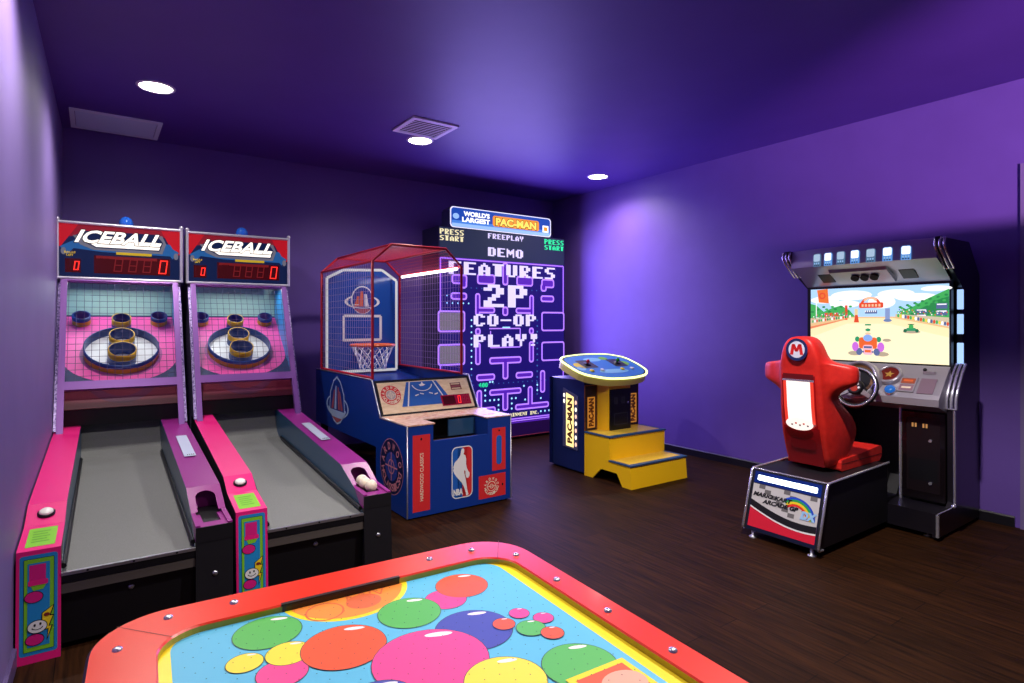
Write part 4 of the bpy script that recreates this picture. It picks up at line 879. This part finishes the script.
b = K(); p = onc(.3); b.M = KM @ Matrix.Translation((p.x, 1.745, p.z)) @ Matrix(((0, dv.x, dn.x, 0), (-1, 0, 0, 0), (0, dv.z, dn.z, 0), (0, 0, 0, 1)))
b.prism([(-.05, -.05), (.05, -.05), (.05, .09), (-.05, .09)], 'z', 0, .006, mat('mauve_cover', '9a8090', .3, .5)); b.reset()
b.box(4.99, 5.045, 1.72, 1.80, 1.125, 1.145, GM); b.sphere((5.0, 1.79, 1.155), .014, BLACK, 10); b.build('console_panel', kart)
# wheel housing and steering wheel
b = K(); b.M = KM @ Matrix.Translation((4.86, 2.19, 1.06)) @ Matrix(((0, .35, -.94, 0), (-1, 0, 0, 0), (0, .94, .35, 0), (0, 0, 0, 1)))
b.lathe([(.16, -.12), (.155, .0), (.14, .035), (.125, .03), (.12, 0)], GM, 32); b.lathe([(.12, 0), (.085, -.005)], mat('amber_arch', 'a86a34', .3, emit=.15), 32); b.lathe([(.085, -.005), (.0005, -.01)], BLACK, 32); b.build('wheel_housing', kart)
wm = KM @ Matrix.Translation((4.685, 2.13, 1.015)) @ Matrix(((0, .30, -.954, 0), (-1, 0, 0, 0), (0, .954, .30, 0), (0, 0, 0, 1)))
b = B(wm); R_ = .142; RUB = mat('black_wheel_grip', '101014', .45)
b.tube([(R_*math.cos(2*PI*i/40), R_*math.sin(2*PI*i/40), 0) for i in range(40)], .018, RUB, 10, True)
b.tube([(R_*1.02*math.cos(2*PI*i/40), R_*1.02*math.sin(2*PI*i/40), .013) for i in range(40)], .008, CHROME, 6, True)
for a in (90, 210, 330):
    q = math.radians(a); c, s = math.cos(q), math.sin(q); b.prism([(.03*c-.02*s, .03*s+.02*c), (.03*c+.02*s, .03*s-.02*c), (R_*c+.012*s, R_*s-.012*c), (R_*c-.012*s, R_*s+.012*c)], 'z', -.012, .006, STEEL)
b.cyl((0, 0, -.16), (0, 0, -.01), .03, BLACK, n=16); w_ = b.build('steering_wheel', kart)
b = B(wm); b.lathe([(.058, -.012), (.058, .012), (.046, .022)], BLACK, 24); b.lathe([(.046, .022), (.0005, .026)], mat('dark_hub', '22222c', .3), 24); b.frame((0, 0, .0255), (1, 0, 0), (0, 1, 0)); b.ell(0, -.012, .026, .024, mat('hub_red', 'e04030', .35, emit=.3), 1)
for x, y, c in ((-.026, .018, 'd0c0f0'), (.022, .024, 'f0e0e8'), (.0, .03, '4060c0'), (-.03, -.012, 'c04090'), (.032, -.004, 'f0f0f0')): b.ell(x, y, .009, .009, mat('hub_'+c, c, .35), 2, 10)
b.build('wheel_hub', w_)
for y in (2.30, 2.10):
    b = K(); b.prism([(5.18, .10), (5.24, .10), (5.31, .27), (5.29, .28)], 'y', y-.04, y+.04, BLACK); b.box(5.24, 5.4, y-.015, y+.015, .06, .12, BLACK); b.build('pedal', kart)

# ------------------------------------------------------------------ air hockey table
TZ = .80
tb = thing('air_hockey_table', 'red rimmed air hockey table with colourful bubbles on a sky blue playfield', 'game table', (0, 2, 0), -3.5)
TR = mat('red_rim_laminate', 'e02c0c', .32, coat=.1); TYL = mat('yellow_field_border', 'f4d828', .35); TBL = mat('sky_blue_field', '58b4d8', .5)
def rrect(x0, x1, y0, y1, r, n=10, k=1.0):
    pts = []
    for cx, cy_, a in ((x1-r, y1-r, 0), (x0+r, y1-r, 90), (x0+r, y0+r, 180), (x1-r, y0+r, 270)):
        for i in range(n+1):
            t = math.radians(a+90*i/n); pts.append((cx+r*math.cos(t), cy_+r*math.sin(t)))
    return pts
X0, X1, Y1, YN = .015, 1.125, -.318, -2.42
out = rrect(X0, X1, YN, Y1, .155); inn = rrect(X0+.128, X1-.083-.0, YN+.13, Y1-.132, .10); lip = rrect(X0+.128, X1-.083, YN+.13, Y1-.132, .10)
b = B(); n = len(out)
def shell(rows, m, smooth=False): 
    vv = [p for r in rows for p in r]; b.add(vv, [(i*n+j, i*n+(j+1) % n, (i+1)*n+(j+1) % n, (i+1)*n+j) for i in range(len(rows)-1) for j in range(n)], m, smooth)
L3 = lambda pts, z, s=0: [(p[0], p[1], z) for p in pts]
inset = lambda pts, d: [( (p[0]-.57)*(1-d/.55)+.57, (p[1]+1.37)*(1-d/1.05)-1.37, 0) for p in pts]
o2 = inset(out, .006); i2 = inset(inn, -.004)
shell([L3(out, TZ-.10), L3(out, TZ-.008), L3(o2, TZ)], mat('black_rim_edge', '1a1214', .4)); shell([L3(o2, TZ), L3(i2, TZ), L3(inn, TZ-.004)], TR)
shell([L3(inn, TZ-.004), L3(inn, TZ-.02)], mat('olive_rim_wall', 'b89c18', .35)); 
for sx in (X0+.02,): pass
for p, q in (((X0+.128+.03, Y1-.132-.03), (X0+.05, Y1-.045)), ((X1-.083-.03, Y1-.132-.03), (X1-.04, Y1-.045))):
    b.frame((0, 0, TZ), (1, 0, 0), (0, 1, 0)); b.line([p, q], .002, mat('rim_seam', '7a1810', .5), 1); b.reset()
b.build('rim', tb)
FZ = TZ-.018
b = B(); b.LAY = .00012; b.frame((0, 0, FZ), (1, 0, 0), (0, 1, 0)); b.poly([(p[0], p[1]) for p in rrect(X0+.12, X1-.075, YN+.12, Y1-.124, .10)], TYL, 0)
b.poly([(p[0], p[1]) for p in rrect(X0+.152, X1-.118, YN+.16, Y1-.116-.005, .075)], TBL, 1)
OUTL = mat('bubble_outline', '2c3a3c', .4); BG = mat('bubble_green', '52b050', .5); BY = mat('bubble_yellow', 'f4d83c', .5); BO = mat('bubble_orange', 'ee5226', .5); BP = mat('bubble_pink', 'f0408c', .5); BB = mat('bubble_blue', '3c48a4', .5); HI = mat('bubble_shine', 'f8e8ec', .3); GO = mat('goal_orange', 'f08a34', .5)
b.ell(.575, -.415, .165, .165, TYL, 2, 36, 180, 360); b.ell(.575, -.415, .15, .152, GO, 3, 36, 180, 360)
GD = mat('goal_lettering', 'd8643c', .4)
lay = 4.
b.arc(.50, -.505, .042, .047, GD, 4); b.ell(.60, -.50, .045, .04, GD, 3.5); b.line([(.56, -.50), (.57, -.45), (.59, -.49), (.605, -.445), (.62, -.49), (.635, -.44), (.65, -.485), (.67, -.445)], .005, GD, 4.2)
bub = [(.784, -.603, .055, BP), (.856, -.553, .072, BO), (.775, -.775, .092, BB), (.677, -.62, .078, BG), (.362, -.535, .076, BG), (.36, -.72, .052, BP), (.299, -.642, .038, BY), (.385, -.652, .048, BY), (.496, -.688, .093, BO), (.638, -.838, .125, BP), (.896, -1.02, .082, BG), (.735, -.985, .085, BY),
       (.905, -.768, .026, BP), (.943, -.818, .026, BP), (.891, -.842, .036, BG), (.846, -.793, .028, BO), (.921, -.886, .028, BO), (.24, -.76, .05, BO), (.34, -.83, .06, BB), (.50, -.92, .07, BB), (.40, -.98, .09, BG), (.27, -1.0, .08, BP), (.85, -1.25, .1, BO), (.6, -1.18, .13, BY), (.35, -1.3, .12, BB), (.75, -1.5, .12, BP), (.45, -1.6, .11, BG), (.3, -1.8, .1, BO), (.7, -1.85, .12, BB), (.5, -2.05, .1, BY)]
b.LAY = .00012
for i, (x, y, r, m) in enumerate(bub):
    l = 8+i*.8; b.ell(x, y, r, r, OUTL, l, 36); b.ell(x, y, r-.0016, r-.0016, m, l+.3, 36)
    b.ell(x+r*.45, y+r*.68, r*.26, r*.075, HI, l+.55, 14, 0, 360, -18)
sq = [(.835, -1.05), (.985, -1.05), (.985, -1.20), (.835, -1.20)]
b.poly(sq, TYL, 36); b.poly([(.85, -1.064), (.972, -1.064), (.972, -1.19), (.85, -1.19)], BO, 37); b.ell(.93, -1.12, .05, .04, mat('peach_print', 'f0a890', .4), 38)
HOLE = mat('air_hole', '2a3c48', .8)
y = -.47; k = 0
while y > -1.35:
    x = .19 + (.0175 if k % 2 else 0)
    while x < .99:
        b.rect(x-.0012, x+.0012, y-.0012, y+.0012, HOLE, 40); x += .035
    y -= .033; k += 1
o = b.build('playfield', tb)
b = B(); b.box(.41, .715, Y1-.1345, Y1-.12, TZ-.0178, TZ-.0035, BLACK).box(.408, .717, Y1-.133, Y1-.122, TZ-.004, TZ+.0006, BLACK); o = b.build('goal_slot', tb)
for x, y in ((.07, -.478), (.167, -.376), (.309, -.376), (.835, -.384), (.973, -.388), (1.071, -.49), (1.073, -.695), (1.076, -.901), (1.078, -1.107), (1.078, -1.31), (.07, -.69), (.07, -.9)):
    b = B(); b.lathe([(.0105, 0), (.0095, .004), (.0055, .0065), (.0005, .007)], CHROME, 12, (x, y, TZ)); b.build('rim_bolt', tb)
b = B(); b.prism(rrect(X0+.05, X1-.05, YN+.06, Y1-.05, .12, 5), 'z', TZ-.28, TZ-.09, mat('black_table_body', '141216', .4)); b.build('body', tb)
for x in (X0+.16, X1-.16):
    for y in (Y1-.2, YN+.2):
        b = B(); b.box(x-.06, x+.06, y-.06, y+.06, .02, TZ-.27, MATS['black_table_body']); b.cyl((x, y, 0), (x, y, .022), .035, STEEL, n=12); b.build('leg', tb)

# ------------------------------------------------------------------ camera and lights
F = 590.0
cam = bpy.data.cameras.new('camera'); co = bpy.data.objects.new('camera', cam); COL.objects.link(co); SC.camera = co
cam.sensor_fit = 'HORIZONTAL'; cam.sensor_width = 36; cam.lens = 36*F/1024; cam.shift_y = -18.5/1024; cam.clip_start = .02
co.location = (0, 0, 1.5); co.rotation_euler = (PI/2, 0, -math.atan(418/F))

def light(name, kind, loc, power, color=(1, 1, 1), rot=(0, 0, 0), **kw):
    d = bpy.data.lights.new(name, kind); d.energy = power; d.color = color
    for k, v in kw.items(): setattr(d, k, v)
    o = bpy.data.objects.new(name, d); COL.objects.link(o); o.location = loc; o.rotation_euler = rot
    return o
W_ = (1, .93, .88)
for x, y, p, c in ((.382, 5.189, 130, 152), (2.597, 5.22, 130, 152), (5.002, 5.251, 130, 152), (.12, 3.1, 180, 140), (1.2, 1.1, 105, 120), (2.75, 1.5, 430, 112)):
    light('downlight', 'SPOT', (x, y, HC-.03), p, W_, spot_size=math.radians(c), spot_blend=.4 if p == 430 else .9, shadow_soft_size=.06)
scr = light('screen_glow', 'AREA', (4.3, 6.17, 1.75), 85, (.36, .28, 1), (-PI/2, 0, 0), shape='RECTANGLE', size=1.85, size_y=1.75)
for x, y, a in ((.16, 6.36, -.9), (1.148, 6.36, -1.9)):
    light('marquee_lamp', 'AREA', (x, y, 1.845), 3.4, (.92, 1, .97), (math.radians(-8), 0, math.radians(a)), shape='RECTANGLE', size=.7, size_y=.1)
light('added_wall_wash', 'SPOT', (2.0, -2.2, 1.9), 1450, (1, .6, .95), Vector((.672, .69, .27)).to_track_quat('-Z', 'Y').to_euler(), spot_size=math.radians(40), spot_blend=.85, shadow_soft_size=.012)  # unseen spot added to wash the upper right wall and ceiling
wd = bpy.data.worlds.new('world'); SC.world = wd; wd.use_nodes = True
bg = wd.node_tree.nodes['Background']; bg.inputs['Color'].default_value = lin('9a80a8'); bg.inputs['Strength'].default_value = .34
vs_ = SC.view_settings; vs_.view_transform = 'Standard'; vs_.look = 'None'; vs_.exposure = 0; vs_.gamma = 1; vs_.use_curve_mapping = False
SC.cycles.max_bounces = 8; SC.cycles.use_denoising = True
